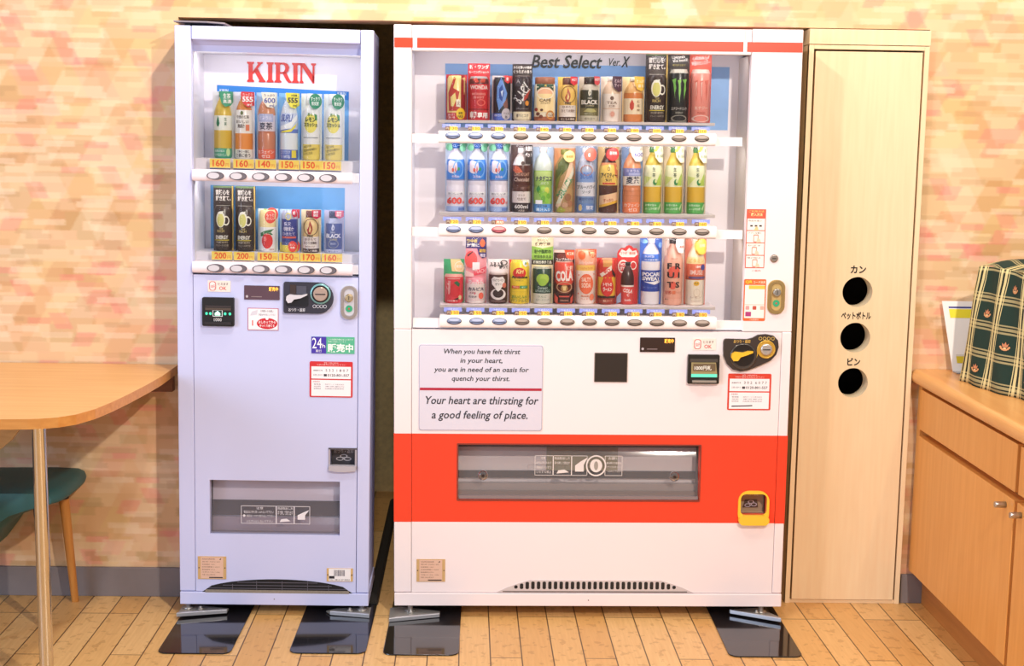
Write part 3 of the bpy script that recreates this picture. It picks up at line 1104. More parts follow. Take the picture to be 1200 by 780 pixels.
def coin_unit_slim(t, F):
    x0, x1, za, zb = F.r(332.5, 391, 329.2, 365.8)
    ww, hh = x1 - x0, zb - za
    r = hh / 2
    poly = [(x0 + .004, za)] + [(x1 - r + r * math.cos(a), za + r + r * math.sin(a)) for a in [math.radians(-90 + 12 * i) for i in range(16)]] + \
        [(x0 + .004, zb), (x0, zb - .004), (x0, za + .004)]
    b = MB()
    b.prism(poly, -.010, .001, M('34333f', .3))
    b.prism(rr(x0 + .05 * ww, x0 + .50 * ww, za + .22 * hh, za + .62 * hh, .008), -.0115, -.009, M('1a1a22', .35))
    b.box(x0 + .13 * ww, x0 + .25 * ww, -.013, -.01, za + .6 * hh, za + .92 * hh, '3a2c2a')
    b.box(x0 + .26 * ww, x0 + .46 * ww, -.0125, -.01, za + .62 * hh, za + .88 * hh, '4a4a58')
    b.text('おつり・返却', x0 + .1 * ww, x0 + .43 * ww, za + .06 * hh, za + .17 * hh, -.0108, 'e6e6ee', bold=.001)
    for k in range(4):
        b.ring(ell(x0 + (.62 + .07 * k) * ww, za + .24 * hh, .0055, .0055, 14), ell(x0 + (.62 + .07 * k) * ww, za + .24 * hh, .004, .004, 14), -.0112, -.0104, 'c8c8d4')
    u = b.build('coin_unit', t)
    b = MB()
    pts = [(.06, .44), (.10, .34), (.17, .36), (.22, .46), (.35, .50), (.48, .60), (.48, .64), (.36, .60), (.22, .60), (.13, .62), (.07, .56)]
    b.prism([(x0 + a * ww, za + c * hh) for a, c in pts], -.024, -.011, M('d2ced6', .3), True)
    b.build('return_lever', u)
    b = MB()
    cx, cz, R = x0 + .74 * ww, za + .64 * hh, .27 * hh
    b.lathe([(R * 1.22, 0), (R * 1.22, -.003), (R * 1.05, -.004)], M('7fb4b8', .3, .3), cx, -.010, cz, 28, 'y')
    b.lathe([(R * 1.02, 0), (R * 1.02, -.005), (R * .98, -.005)], M('15151a', .4), cx, -.010, cz, 28, 'y')
    b.lathe([(R * .84, 0), (R * .84, -.006), (R * .78, -.008)], M('cbb0a2', .3, .6), cx, -.010, cz, 28, 'y')
    b.box(cx - R * .6, cx + R * .6, -.0195, -.0175, cz - .002, cz + .001, '17141a')
    b.build('coin_slot', u)


SLIM = build_slim_machine()

# ------------------------------------------------------------------ wide vending machine (middle)
WPAINT = M('f5e8ea', 0.28, noise=0.008, scale=6)
ORED = M('f2442a', 0.3, noise=0.01, scale=6)


def build_wide_machine():
    F = FB
    w, H, z0 = F.w, 1.845, 0.0381
    t = thing('vending_machine', 'wide white and red drinks vending machine with a three-row display, in the middle', 'vending machine', mat=F.mat)
    DEP = 0.70
    xl, xr = F.at(483.5, 200)[0], F.at(876.5, 200)[0]
    zt = F.at(680, 62)[1]
    zwin = F.at(680, 384.5)[1]
    zbase = F.at(680, 694.5)[1]
    b = MB()
    b.box(-w + .003, -w + .018, .035, DEP, zbase, H - .004, WPAINT)
    b.box(w - .018, w - .003, .035, DEP, zbase, H - .004, M('d8c9b4', .4))
    b.box(-w + .018, w - .018, DEP - .015, DEP, zbase, H - .004, WPAINT)
    b.box(-w + .003, w - .003, .035, DEP, H - .02, H - .002, WPAINT)
    b.build('cabinet_body', t, .002)
    # door frame: posts, header with red stripe
    b = MB()
    xc0, xc1 = F.at(488.5, 40)[0], F.at(873.5, 40)[0]
    xp1 = F.at(916, 385)[0]
    zp = zwin - .003
    b.box(-w, xl, 0, .034, zp, H, WPAINT)
    b.box(xr, w, 0, .034, zp, H, WPAINT)
    b.box(xl + .0012, xr - .0012, 0, .034, zt, H - .0015, WPAINT)
    b.box(xp1 + .0012, w, 0, .034, zbase + .002, zp, WPAINT)
    b.box(-w, F.at(481, 540)[0] - .0012, 0, .034, zbase + .002, zp, WPAINT)
    fr = b.build('door_frame', t, .003)
    za, zb = F.at(680, 58.5)[1], F.at(680, 47)[1]
    for p0, p1 in ((464.6, 486), (491, 871.5), (876, 941)):
        a, c = F.at(p0, 52)[0], F.at(p1, 52)[0]
        MB().box(a, c, -.0012, .001, za, zb, ORED).build('red_stripe', fr)
    b = MB()
    for px in (488.5, 873.7):
        x = F.at(px, 40)[0]
        MB().box(x - .0006, x + .0006, -.0013, .001, zb + .002, H - .003, 'c8beb8').build('seam', fr)
    # display compartment
    DB = .205
    b = MB()
    b.box(xl - .012, xl, .034, DB, zwin, zt, INNER)
    b.box(xr, xr + .012, .034, DB, zwin, zt, M('e2d8cf', .5))
    b.box(xl - .012, xr + .012, DB, DB + .012, zwin - .02, zt + .03, M('f2ecf2', .5))
    b.box(xl, xr, .034, DB, zwin - .012, zwin, INNER)
    b.box(xl, xr, .034, DB, zt + .03, zt + .04, INNER)
    x = F.at(865, 200, DB)[0]
    b.box(x - .002, x + .001, DB - .012, DB, zwin, zt, '5a5048')
    back = b.build('display_backdrop', t)
    b = MB()
    SKY = M('8db8ee', .5, noise=.14, scale=14)
    b.rect(*F.r(523, 854, 76.5, 150, DB), DB - .001, SKY)
    b.build('poster', back)
    b = MB()
    q = F.r(625, 706, 65, 80.5, DB)
    b.text('Best Select', *q, DB - .003, '3a3a34', bold=.0022, shear=.22)
    b.build('lettering', back)
    b = MB()
    q = F.r(713, 737.5, 66.5, 77.5, DB)
    b.text('Ver.', q[0], q[0] + .62 * (q[1] - q[0]), q[2] + .002, q[3] - .004, DB - .003, '4a4a42', bold=.001, shear=.22)
    b.text('X', q[0] + .68 * (q[1] - q[0]), q[1], q[2] - .002, q[3] + .002, DB - .003, '2e2e2a', bold=.002, shear=.22)
    b.build('lettering', back)
    bx = (531.7, 558, 584.6, 611, 637.5, 664, 690, 716.3, 743, 769, 795.7, 822.5)
    rows = ((142.5, 148, 154.2, 168, 159.8, 146.5, 153.8, (130, 130, 130, 130, 140, 140, 140, 160, 180, 200, 210, 210)),
            (249, 254.5, 262.8, 276.5, 268.8, 254.5, 262.5, (120, 120, 0, 150, 150, 150, 160, 150, 140, 160, 160, 160)),
            (355, 360, 369.2, 383, 375.7, 360, 368.7, (150, 150, 150, 150, 170, 160, 140, 150, 150, 180, 180, 180)))
    btn = {}
    for ri, (s0, s1, r0, r1, by, t0, t1, prices) in enumerate(rows):
        b = MB()
        # shelf lip on which the samples stand
        x0, x1, za, zb = F.r(515, 838, s0, s1, .05)
        zs = F.at(680, (142, 248, 354.6)[ri], .105)[1]
        b.box(x0, x1, .058, DB - .012, zs - .006, zs, M('efe6e8', .4))
        b.box(x0, x1, .052, .058, zs - .009, zs, M('d8cdca', .4))
        sh = b.build('display_shelf', t, .001)
        b = MB()
        x0, x1, za, zb = F.r(483.6, 870, r0 + 4, r1 + .5, .01)
        b.box(max(x0, xl + .001), x1, .010, .03, za, zb, M('f6eef0', .35))
        x0, x1, za, zb = F.r(515, 839, r0, r1, -.004)
        zm, hh = (za + zb) / 2, (zb - za) / 2
        prof = [(.002 - .010 * max(0, math.cos(a)) ** .5, zm + hh * math.sin(a)) for a in [math.radians(-90 + 15 * i) for i in range(13)]]
        P = [(xx, y, z) for xx in (x0, x1) for y, z in prof + [(.03, zb), (.03, za)]]
        n = len(prof) + 2
        b.add(P, [(i, i + n, (i + 1) % n + n, (i + 1) % n) for i in range(n)] + [tuple(range(n - 1, -1, -1)), tuple(range(n, 2 * n))], M('fdf3f2', .3))
        rail = b.build('button_rail', t)
        for i, px in enumerate(bx):
            x, z = F.at(px, by, -.008)
            style = 'red' if (ri == 1 and i == 2) else ('blue' if i < 3 else 'dark')
            if style not in btn:
                o = button_mesh(.0228, .0108, style).build('button', rail)
                o.location = (x, -.008, z)
                btn[style] = o
            else:
                link_copy(btn[style], rail, (x, -.008, z))
            b = MB()
            pp = px - 1.5
            x0, x1, za, zb = F.r(pp - 10.5, pp + 10.5, t0, t1, .014)
            hh, ww = zb - za, x1 - x0
            b.box(x0, x1, .0135, .0145, za + .45 * hh, zb, '8f9ae6')
            b.box(x0 + .16 * ww, x0 + .40 * ww, .013, .0145, za, za + .6 * hh, '6d4c3c')
            sold = prices[i] == 0
            b.box(x0 + .40 * ww, x0 + .84 * ww, .013, .0145, za, za + .6 * hh, 'e0703a' if sold else 'fbd75a')
            b.text('つめたい', x0 + .2 * ww, x0 + .8 * ww, za + .66 * hh, za + .92 * hh, .0131, 'eef0ff')
            b.text('売切' if sold else str(prices[i]), x0 + .43 * ww, x0 + .81 * ww, za + .1 * hh, za + .52 * hh, .0126, 'fff0d8' if sold else 'b86a1c', bold=.002)
            b.text('円', x0 + .21 * ww, x0 + .35 * ww, za + .12 * hh, za + .48 * hh, .0126, 'e8d8c0')
            b.build('price_tag', rail)
    for ya, yb in ((62, 156), (167, 265), (276, 372)):
        b = MB()
        za, zb = F.at(680, yb, .03)[1], F.at(680, ya, .03)[1]
        b.rect(xl + .001, xr - .001, za, min(zb, zt), .030, PANE)
        b.build('display_window', t)
    for px_ in (62.5, 169, 277.5):
        display_tube(t, xl + .02, xr - .02, F.at(680, px_, .05)[1] - .006, .06, .6)
    # lower front, in three bands
    xa, xb = F.at(481, 540)[0], xp1
    zr1, zr0 = F.at(690, 507.5)[1], F.at(690, 611)[1]
    slot = F.r(535, 818.5, 520, 584.5)
    cup = F.r(866.5, 898, 576, 601)
    b = MB()
    panel_holes(b, xa, xb, zr1, zwin - .004, .0005, .03, [], WPAINT)
    b.build('control_panel', t)
    b = MB()
    panel_holes(b, xa, xb, zr0, zr1, .0005, .03, [slot, cup], ORED)
    rb = b.build('red_panel', t)
    b = MB()
    b.box(-w - .0006, xa - .0012, -.0008, .03, zr0, zr1, ORED)
    b.build('red_edge', rb)
    MB().box(xb + .0012, w + .0006, -.0008, .03, zr0, zr1, ORED).build('red_edge', rb)
    b = MB()
    panel_holes(b, xa, xb, zbase + .002, zr0, .0005, .03, [], WPAINT)
    b.build('lower_panel', t)
    # delivery slot
    x0, x1, za, zb = slot
    hh, ww = zb - za, x1 - x0
    b = MB()
    b.box(x0, x1, .078, .082, za, zb, M('f0e8ec', .45))
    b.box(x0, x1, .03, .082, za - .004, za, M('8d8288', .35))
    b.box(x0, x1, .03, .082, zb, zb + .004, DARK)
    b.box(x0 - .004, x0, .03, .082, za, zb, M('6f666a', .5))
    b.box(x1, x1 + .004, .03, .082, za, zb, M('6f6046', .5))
    b.box(x0, x1, .070, .078, za + .30 * hh, za + .43 * hh, M('3a3234', .5))
    b.box(x0, x1, .055, .078, za, za + .22 * hh, M('b4a8a6', .35))
    b.box(x0, x1, .045, .052, za, za + .10 * hh, M('b5aaa8', .3, .4))
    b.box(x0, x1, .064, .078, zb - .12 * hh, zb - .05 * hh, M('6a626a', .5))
    b.box(x0 + .37 * ww, x0 + .67 * ww, .075, .078, za + .44 * hh, zb - .12 * hh, M('a8a284', .5))
    bay = b.build('delivery_bay', t)
    b = MB()
    N = 14
    P = []
    for i in range(N + 1):
        s = i / N
        y = .008 + .045 * s ** 2
        P += [(x0 + .002, y, za + .002 + (hh - .004) * s), (x1 - .002, y, za + .002 + (hh - .004) * s)]
    b.add(P, [(2 * i, 2 * i + 1, 2 * i + 3, 2 * i + 2) for i in range(N)], glass('grey_flap', (.9, .88, .88), .08, 1.4, .10, 'efe6e8'), True)
    b.box(x0 + .002, x1 - .002, .002, .010, za + .002, za + .07 * hh, M('8f8286', .25, .2))
    flap = b.build('delivery_flap', t)
    b = MB()
    b.ring(rr(x0 - .004, x1 + .004, za - .004, zb + .004, .003), rr(x0, x1, za, zb, .001), -.002, .002, M('8a3a2c', .4))
    b.build('slot_trim', t)
    for px in (564, 789):
        x, z = F.at(px, 556, .02)
        b = MB()
        b.lathe([(.016, 0), (.016, -.006), (.012, -.010), (.006, -.011)], glass('clear_knob', (.9, .88, .88), .05, 2.5), x, .022, z, 20, 'y')
        b.lathe([(.005, 0), (.005, -.003)], M('3a3234', .3, .4), x, .012, z, 12, 'y')
        b.build('flap_knob', flap)
    b = MB()
    W = M('e6dcd8', .5)
    y = .0
    X0, X1, Z0, Z1 = F.r(625, 728, 533, 556.5, .004)
    ww2, hh2 = X1 - X0, Z1 - Z0
    yy = .012
    for p, q in ((0, .21), (.21, .42), (.42, .60), (.80, 1)):
        a, c = X0 + p * ww2, X0 + q * ww2
        for r_ in ((a, c, Z0, Z0 + .0015), (a, c, Z1 - .0015, Z1), (a, a + .0015, Z0, Z1), (c - .0015, c, Z0, Z1)):
            b.rect(*r_, yy, W)
    for k, s in enumerate(('注意', '取出口に手を入れないで', '商品は一つずつ', 'いたずら禁止')):
        b.text(s, X0 + .02 * ww2 + (.05 * ww2 if k == 0 else 0), X0 + (.12 if k == 0 else .19) * ww2, Z1 - (.20 + .23 * k) * hh2, Z1 - (.07 + .23 * k) * hh2, yy, W)
    b.text('商品取出し方', X0 + .225 * ww2, X0 + .40 * ww2, Z1 - .2 * hh2, Z1 - .07 * hh2, yy, W)
    b.text('手で押して取出す', X0 + .225 * ww2, X0 + .40 * ww2, Z1 - .44 * hh2, Z1 - .3 * hh2, yy, W)
    b.flat([(X0 + .25 * ww2, Z0 + .1 * hh2), (X0 + .39 * ww2, Z0 + .16 * hh2), (X0 + .34 * ww2, Z0 + .3 * hh2), (X0 + .27 * ww2, Z0 + .26 * hh2)], yy, W)
    b.flat([(X0 + .46 * ww2, Z0 + .2 * hh2), (X0 + .56 * ww2, Z0 + .2 * hh2), (X0 + .56 * ww2, Z0 + .55 * hh2), (X0 + .60 * ww2, Z0 + .9 * hh2), (X0 + .52 * ww2, Z0 + .7 * hh2), (X0 + .46 * ww2, Z0 + .5 * hh2)], yy, W)
    cx_, cz_ = X0 + .70 * ww2, (Z0 + Z1) / 2
    b.ring(ell(cx_, cz_, .5 * hh2, .53 * hh2), ell(cx_, cz_, .43 * hh2, .46 * hh2), yy - .0002, yy, W)
    b.flat(ell(cx_, cz_, .3 * hh2, .33 * hh2), yy, W)
    b.flat(ell(cx_, cz_, .10 * hh2, .22 * hh2), yy - .0004, 'a09890')
    b.text('お願い', X0 + .84 * ww2, X0 + .96 * ww2, Z1 - .2 * hh2, Z1 - .06 * hh2, yy, W)
    for k, s in enumerate(('飲み終えた容器は', 'リサイクルボックス', 'へ入れて下さい')):
        b.text(s, X0 + .82 * ww2, X0 + .985 * ww2, Z1 - (.42 + .2 * k) * hh2, Z1 - (.30 + .2 * k) * hh2, yy, W)
    b.build('notice', flap)
    # yellow coin return
    x0, x1, za, zb = cup
    hh, ww = zb - za, x1 - x0
    b = MB()
    b.box(x0, x1, .045, .05, za, zb, M('a58f76', .5))
    b.box(x0, x1, .02, .05, za - .003, za, M('d8bfa0', .4))
    b.box(x0, x1, .02, .05, zb, zb + .003, M('8a7a5c', .4))
    b.text('おつり・返却', x0 + .25 * ww, x1 - .22 * ww, zb - .26 * hh, zb - .14 * hh, .0445, 'e8ded0')
    b.prism([(x0 + .2 * ww, za + .2 * hh), (x1 - .22 * ww, za + .2 * hh), (x1 - .26 * ww, za + .55 * hh), (x0 + .28 * ww, za + .55 * hh)], .042, .045, '4a3a34')
    for ox, oz in ((-.010, .30), (.010, .34), (0, .46)):
        b.ring(ell((x0 + x1) / 2 + ox, za + oz * hh, .010, .006), ell((x0 + x1) / 2 + ox, za + oz * hh, .007, .004), .041, .042, 'b8b0c0')
    YEL = M('f6c63a', .3)
    o_ = rr(x0 - .007, x1 + .007, za - .030, zb + .010, .034, 7)
    i_ = rr(x0 + .001, x1 - .001, za, zb, .016, 7)
    b.ring(o_, i_, -.006, .002, YEL)
    b.prism(rr(x0 - .006, x1 + .006, za - .029, za + .002, .022, 6), -.020, -.004, YEL, True)
    b.build('coin_return', t, .001)
    # quotation plaque
    b = MB()
    x0, x1, za, zb = F.r(490, 634.5, 403.5, 503.5)
    ww, hh = x1 - x0, zb - za
    b.prism(rr(x0, x1, za, zb, .008), -.002, .001, M('c6c2da', .22, .25))
    b.flat(rr(x0 + .002, x1 - .002, za + .002, zb - .002, .007), -.0024, M('e2deee', .22, .1))
    zr = za + .485 * hh
    b.rect(x0 + .003, x1 - .003, zr - .004, zr + .004, -.0030, 'b4203c')
    for s, u0, u1, v in (('When you have felt thirst', .195, .815, .915), ('in your heart,', .335, .675, .81), ('you are in need of an oasis for', .125, .885, .705), ('quench your thirst.', .265, .735, .60)):
        b.text(s, x0 + u0 * ww, x0 + u1 * ww, za + (v - .035) * hh, za + (v + .04) * hh, -.0030, INK, bold=.0012, shear=.2)
    for s, u0, u1, v in (('Your heart are thirsting for', .045, .965, .34), ('a good feeling of place.', .105, .885, .17)):
        b.text(s, x0 + u0 * ww, x0 + u1 * ww, za + (v - .06) * hh, za + (v + .062) * hh, -.0030, '33343e', bold=.0012, shear=.2)
    b.build('plaque', t)
    # small fittings
    b = MB()
    x0, x1, za, zb = F.r(696, 733.5, 412, 445)
    b.box(x0, x1, -.0025, .001, za, zb, M('2e2520', .35))
    b.ring(rr(x0 - .002, x1 + .002, za - .002, zb + .002, .002), rr(x0, x1, za, zb, .001), -.002, .001, '8a7b70')
    b.build('blank_cover', t)
    led_display(t, F.r(749, 790, 393, 410), '382620')
    b = MB()
    ok_sticker(b, F.r(811, 838.5, 393.5, 407.4))
    b.build('sticker', t)
    b = MB()
    x0, x1, za, zb = F.r(804.5, 841.5, 412, 446)
    hh, ww = zb - za, x1 - x0
    b.prism(rr(x0, x1, za, zb, .004), -.014, .001, M('26211d', .3))
    b.box(x0 + .06 * ww, x1 - .06 * ww, -.0150, -.013, zb - .25 * hh, zb - .14 * hh, '4a423c')
    b.add([(x0 + .1 * ww, -.016, zb - .26 * hh), (x1 - .12 * ww, -.016, zb - .26 * hh), (x1 - .06 * ww, -.019, za + .24 * hh), (x0 + .1 * ww, -.019, za + .24 * hh)], [(3, 2, 1, 0)], M('9c8a5e', .4))
    b.rect(x0 + .16 * ww, x1 - .14 * ww, za + .46 * hh, zb - .30 * hh, -.0195, M('6e5c46', .4))
    b.text('1000円札', x0 + .2 * ww, x1 - .26 * ww, za + .48 * hh, zb - .36 * hh, -.0200, 'f4efe4', bold=.002)
    b.rect(x0 + .1 * ww, x1 - .08 * ww, za + .24 * hh, za + .35 * hh, -.0198, emit('5cd0b4', .5))
    b.box(x0 + .14 * ww, x1 - .1 * ww, -.024, -.014, za + .06 * hh, za + .13 * hh, M('b5aca4', .3, .5))
    b.build('bill_slot', t)
    coin_unit_wide(t, F)
    contact_sticker(t, F.r(852, 903, 434.5, 477.3), '302 6077', True)
    # stickers on the right post
    b = MB()
    x0, x1, za, zb = F.r(874, 896.6, 241.5, 310.5)
    ww, hh = x1 - x0, zb - za
    b.box(x0, x1, -.0006, .001, za, zb, 'd85a44')
    b.text('ご利用方法', x0 + .1 * ww, x1 - .1 * ww, zb - .055 * hh, zb - .02 * hh, -.0010, 'f4c870', bold=.001)
    b.text('購入方法', x0 + .22 * ww, x1 - .18 * ww, zb - .12 * hh, zb - .065 * hh, -.0010, 'ffe8a0', bold=.002)
    for k in range(4):
        z2 = zb - (.16 + .21 * k) * hh
        b.rect(x0 + .04 * ww, x1 - .04 * ww, z2 - .195 * hh, z2, -.0010, 'f8ede6')
        b.text(('商品を選ぶ', 'アプリを開く', 'かざす', '受け取る')[k], x0 + .1 * ww, x1 - .2 * ww, z2 - .05 * hh, z2 - .02 * hh, -.0013, '6a5a58')
        cx, cz = x0 + (.5, .52, .45, .5)[k] * ww, z2 - .125 * hh
        if k == 0:
            for i in (-1, 0, 1):
                b.rect(cx + i * .014 - .004, cx + i * .014 + .004, cz - .002, cz + .003, -.0013, '2a2424')
            b.flat([(cx - .006, cz - .014), (cx + .008, cz - .014), (cx + .006, cz - .004), (cx, cz)], -.0014, 'f0c890')
        else:
            b.ring(rr(cx - .008, cx + .008, cz - .012, cz + .012, .003), rr(cx - .006, cx + .006, cz - .009, cz + .009, .002), -.0014, -.0010, 'd8907c')
            b.flat([(cx + .002, cz - .014), (cx + .016, cz - .012), (cx + .012, cz - .002), (cx + .004, cz + .001)], -.0015, 'f3cdb2')
    b.build('sticker', t)
    b = MB()
    q = F.r(881, 891, 312.5, 314.5)
    b.text('ご案内', *q, -.0006, 'd0605a')
    b.build('sticker', t)
    b = MB()
    x0, x1, za, zb = F.r(871, 897, 323.5, 372.5)
    ww, hh = x1 - x0, zb - za
    b.prism(rr(x0, x1, za, zb, .004), -.0006, .001, 'ee6a34')
    b.text('QR', x0 + .06 * ww, x0 + .38 * ww, zb - .11 * hh, zb - .03 * hh, -.0010, 'ffd23c', bold=.003)
    b.text('コード決済', x0 + .42 * ww, x0 + .96 * ww, zb - .105 * hh, zb - .04 * hh, -.0010, 'fff0d0', bold=.001)
    b.rect(x0 + .05 * ww, x1 - .05 * ww, za + .07 * hh, zb - .14 * hh, -.0010, 'f8efe8')
    b.rect(x0 + .22 * ww, x1 - .05 * ww, zb - .235 * hh, zb - .15 * hh, -.0013, 'f6c44c')
    for u, c in ((.10, 'e8a0a0'), (.42, 'c05040'), (.76, 'e8b0a0')):
        b.flat(rr(x0 + u * ww, x0 + (u + .17) * ww, za + .27 * hh, za + .36 * hh, .002), -.0013, c)
    b.rect(x0 + .1 * ww, x0 + .36 * ww, za + .11 * hh, za + .22 * hh, -.0013, 'b03a7a')
    b.rect(x0 + .06 * ww, x1 - .06 * ww, za + .385 * hh, za + .395 * hh, -.0013, 'd8a090')
    b.text('ご利用案内', x0 + .3 * ww, x0 + .7 * ww, za + .015 * hh, za + .05 * hh, -.0010, 'fff0e0')
    b.build('sticker', t)
    b = MB()
    x, z = F.at(907, 299)
    b.lathe([(.0125, .001), (.0125, -.003), (.009, -.005)], M('a89a90', .3, .7), x, 0, z, 20, 'y')
    b.box(x - .006, x + .006, -.0056, -.0048, z - .0012, z + .0012, '2a2420')
    b.build('key_cylinder', t)
    lock_plate(t, F.r(899, 919.5, 324, 364), ('d9b878', 'c2a26a', 'b9b2a8'))
    rating_plate(t, F.r(485.5, 519, 655, 681.5))
    # vent with a row of slots
    b = MB()
    x0, x1, za, zb = F.r(579, 811, 679.5, 693.5)
    n = 18
    top = [(x1 - (x1 - x0) * i / n, za + .001 + (zb - za) * min(1, 1.9 * math.sin(PI * i / n) ** .9)) for i in range(n + 1)]
    b.prism([(x0, za), (x1, za)] + top[1:-1], -.0008, .001, M('cfc4c4', .4))
    for i in range(31):
        u = .07 + .86 * i / 30
        xx = x0 + u * (x1 - x0)
        e = min(1, 1.9 * math.sin(PI * u) ** .9)
        hi = za + (zb - za) * (.92 * e)
        lo = za + (zb - za) * max(.28, .45 - .2 * e)
        if hi > lo + .004:
            b.flat(rr(xx - .0055, xx + .0055, lo, hi, .004, 3), -.0012, M('1d1a1c', .6))
    b.rect(x0 + .02, x1 - .02, za + .001, za + .005, -.0012, '7a706e')
    b.build('vent_grille', t)
    b = MB()
    b.box(-w + .001, w, -.004, DEP - .02, z0, zbase, WPAINT)
    b.flat(ell(0, z0 + .02, .002, .002, 8), -.0045, '3a3434')
    b.build('base', t, .002)
    foot_and_bracket(t, [-w + .05, w - .06], z0, [
        [(-w - .012, -.068), (-w + .145, -.022), (-w + .145, .02), (-w + .02, .06), (-w - .016, .05)],
        [(w - .012, -.060), (w - .16, .02), (w - .14, .05), (w - .06, .06), (w - .006, -.03)]])
    return t


def coin_unit_wide(t, F):
    x0, x1, za, zb = F.r(846.5, 911.5, 387.5, 431.5)
    ww, hh = x1 - x0, zb - za
    U = [(.02, .86), (.06, .87), (.42, .86), (.52, .90), (.62, .98), (.76, 1.0), (.90, .96), (.98, .84), (1.0, .66), (.96, .46), (.86, .30),
         (.66, .16), (.46, .04), (.32, .0), (.18, .05), (.07, .2), (.01, .42), (0, .6), (0, .82)]
    poly = [(x0 + a * ww, za + c * hh) for a, c in reversed(U)]
    b = MB()
    b.prism(poly, -.010, .001, M('3d332f', .32))
    b.text('おつり・返却', x0 + .18 * ww, x0 + .48 * ww, za + .76 * hh, za + .85 * hh, -.0106, 'f0c060', bold=.001)
    for k in range(4):
        cx = x0 + (.66 + .075 * k) * ww
        b.ring(ell(cx, za + .885 * hh, .0055, .0055, 14), ell(cx, za + .885 * hh, .004, .004, 14), -.0112, -.0104, 'd8b45c')
    b.lathe([(.24 * ww, 0), (.24 * ww, -.002), (.22 * ww, -.002)], M('57504c', .25, .4), x0 + .36 * ww, -.010, za + .40 * hh, 28, 'y')
    b.lathe([(.20 * ww, 0), (.20 * ww, -.003)], M('201b1a', .3), x0 + .36 * ww, -.0105, za + .44 * hh, 28, 'y')
    b.flat([(x0 + .60 * ww, za + .36 * hh), (x0 + .63 * ww, za + .52 * hh), (x0 + .60 * ww, za + .6 * hh), (x0 + .61 * ww, za + .48 * hh)], -.0125, 'e8b83c')
    u = b.build('coin_unit', t)
    b = MB()
    pts = [(.13, .40), (.17, .30), (.25, .30), (.30, .40), (.42, .46), (.52, .52), (.52, .56), (.44, .56), (.34, .52), (.20, .54), (.14, .48)]
    b.prism([(x0 + a * ww, za + c * hh) for a, c in pts], -.026, -.012, M('f4bd34', .3), True)
    b.build('return_lever', u)
    b = MB()
    cx, cz, R = x0 + .77 * ww, za + .60 * hh, .165 * ww
    b.lathe([(R, 0), (R, -.004), (R * .88, -.004), (R * .86, -.002)], M('d8aa44', .3, .3), cx, -.010, cz, 28, 'y')
    b.lathe([(R * .84, 0), (R * .84, -.0015)], M('4a4038', .3), cx, -.010, cz, 28, 'y')
    b.lathe([(R * .64, 0), (R * .64, -.007), (R * .5, -.009)], M('d6cfca', .25, .7), cx, -.011, cz, 24, 'y')
    b.box(cx - R * .4, cx + R * .4, -.0215, -.0195, cz - .0015, cz + .0015, '2a2422')
    b.build('coin_slot', u)


WIDE = build_wide_machine()

# black floor plates that stop the machines from tipping
PLATE = M('141317', .09, noise=.2, scale=90, coat=.3)
for x0, x1, yf, lab in ((-.972, -.757, -.345, 'black floor plate under the left foot of the slim lavender machine'),
                        (-.588, -.362, -.335, 'black floor plate under the right foot of the slim lavender machine'),
                        (-.312, -.088, -.343, 'black floor plate under the left foot of the wide white machine'),
                        (.712, .932, -.335, 'black floor plate under the right foot of the wide white machine')):
    b = MB()
    pts = rr(x0, x1, yf, .32, .028)
    n = len(pts)
    b.add([(x, y, .001) for x, y in pts] + [(x, y, .0042) for x, y in pts],
          [tuple(range(n - 1, -1, -1)), tuple(range(n, 2 * n))] + [(i, (i + 1) % n, (i + 1) % n + n, i + n) for i in range(n)], PLATE)
    tag(b.build('anti_tip_plate', bevel=.0015), lab, 'floor plate', 'black anti-tip plates under the machines')

# dark cable cover on the floor of the gap
b = MB()
pr = [(0, 0), (.038, 0), (.030, .010), (.008, .010)]
P = []
for i in range(9):
    y = .10 + 1.3 * i / 8
    P += [(-.398 - .002 * i + a, y, c + .0005) for a, c in pr]
b.add(P, [(4 * i + k, 4 * i + (k + 1) % 4, 4 * i + 4 + (k + 1) % 4, 4 * i + 4 + k) for i in range(8) for k in range(4)] + [(0, 3, 2, 1), (32, 33, 34, 35)], M('2a2622', .7, noise=.4, scale=120))
tag(b.build('cable_cover'), 'dark dusty cable cover running along the floor between the two machines', 'cable cover')

# ------------------------------------------------------------------ drink samples
def clip_poly(poly, axis, lo, hi):
    """keep the part of a convex polygon with lo <= coordinate <= hi"""
    for sgn, lim in ((1, lo), (-1, -hi)):
        out = []
        n = len(poly)
        for i in range(n):
            p, q = poly[i], poly[(i + 1) % n]
            dp, dq = sgn * p[axis] - lim, sgn * q[axis] - lim
            if dp >= 0:
                out.append(p)
            if dp * dq < 0:
                t = dp / (dp - dq)
                out.append((p[0] + (q[0] - p[0]) * t, p[1] + (q[1] - p[1]) * t))
        poly = out
        if len(poly) < 3:
            return []
    return poly


CLEAR = glass('clear_sleeve', (.995, .995, .995), .06, .4)


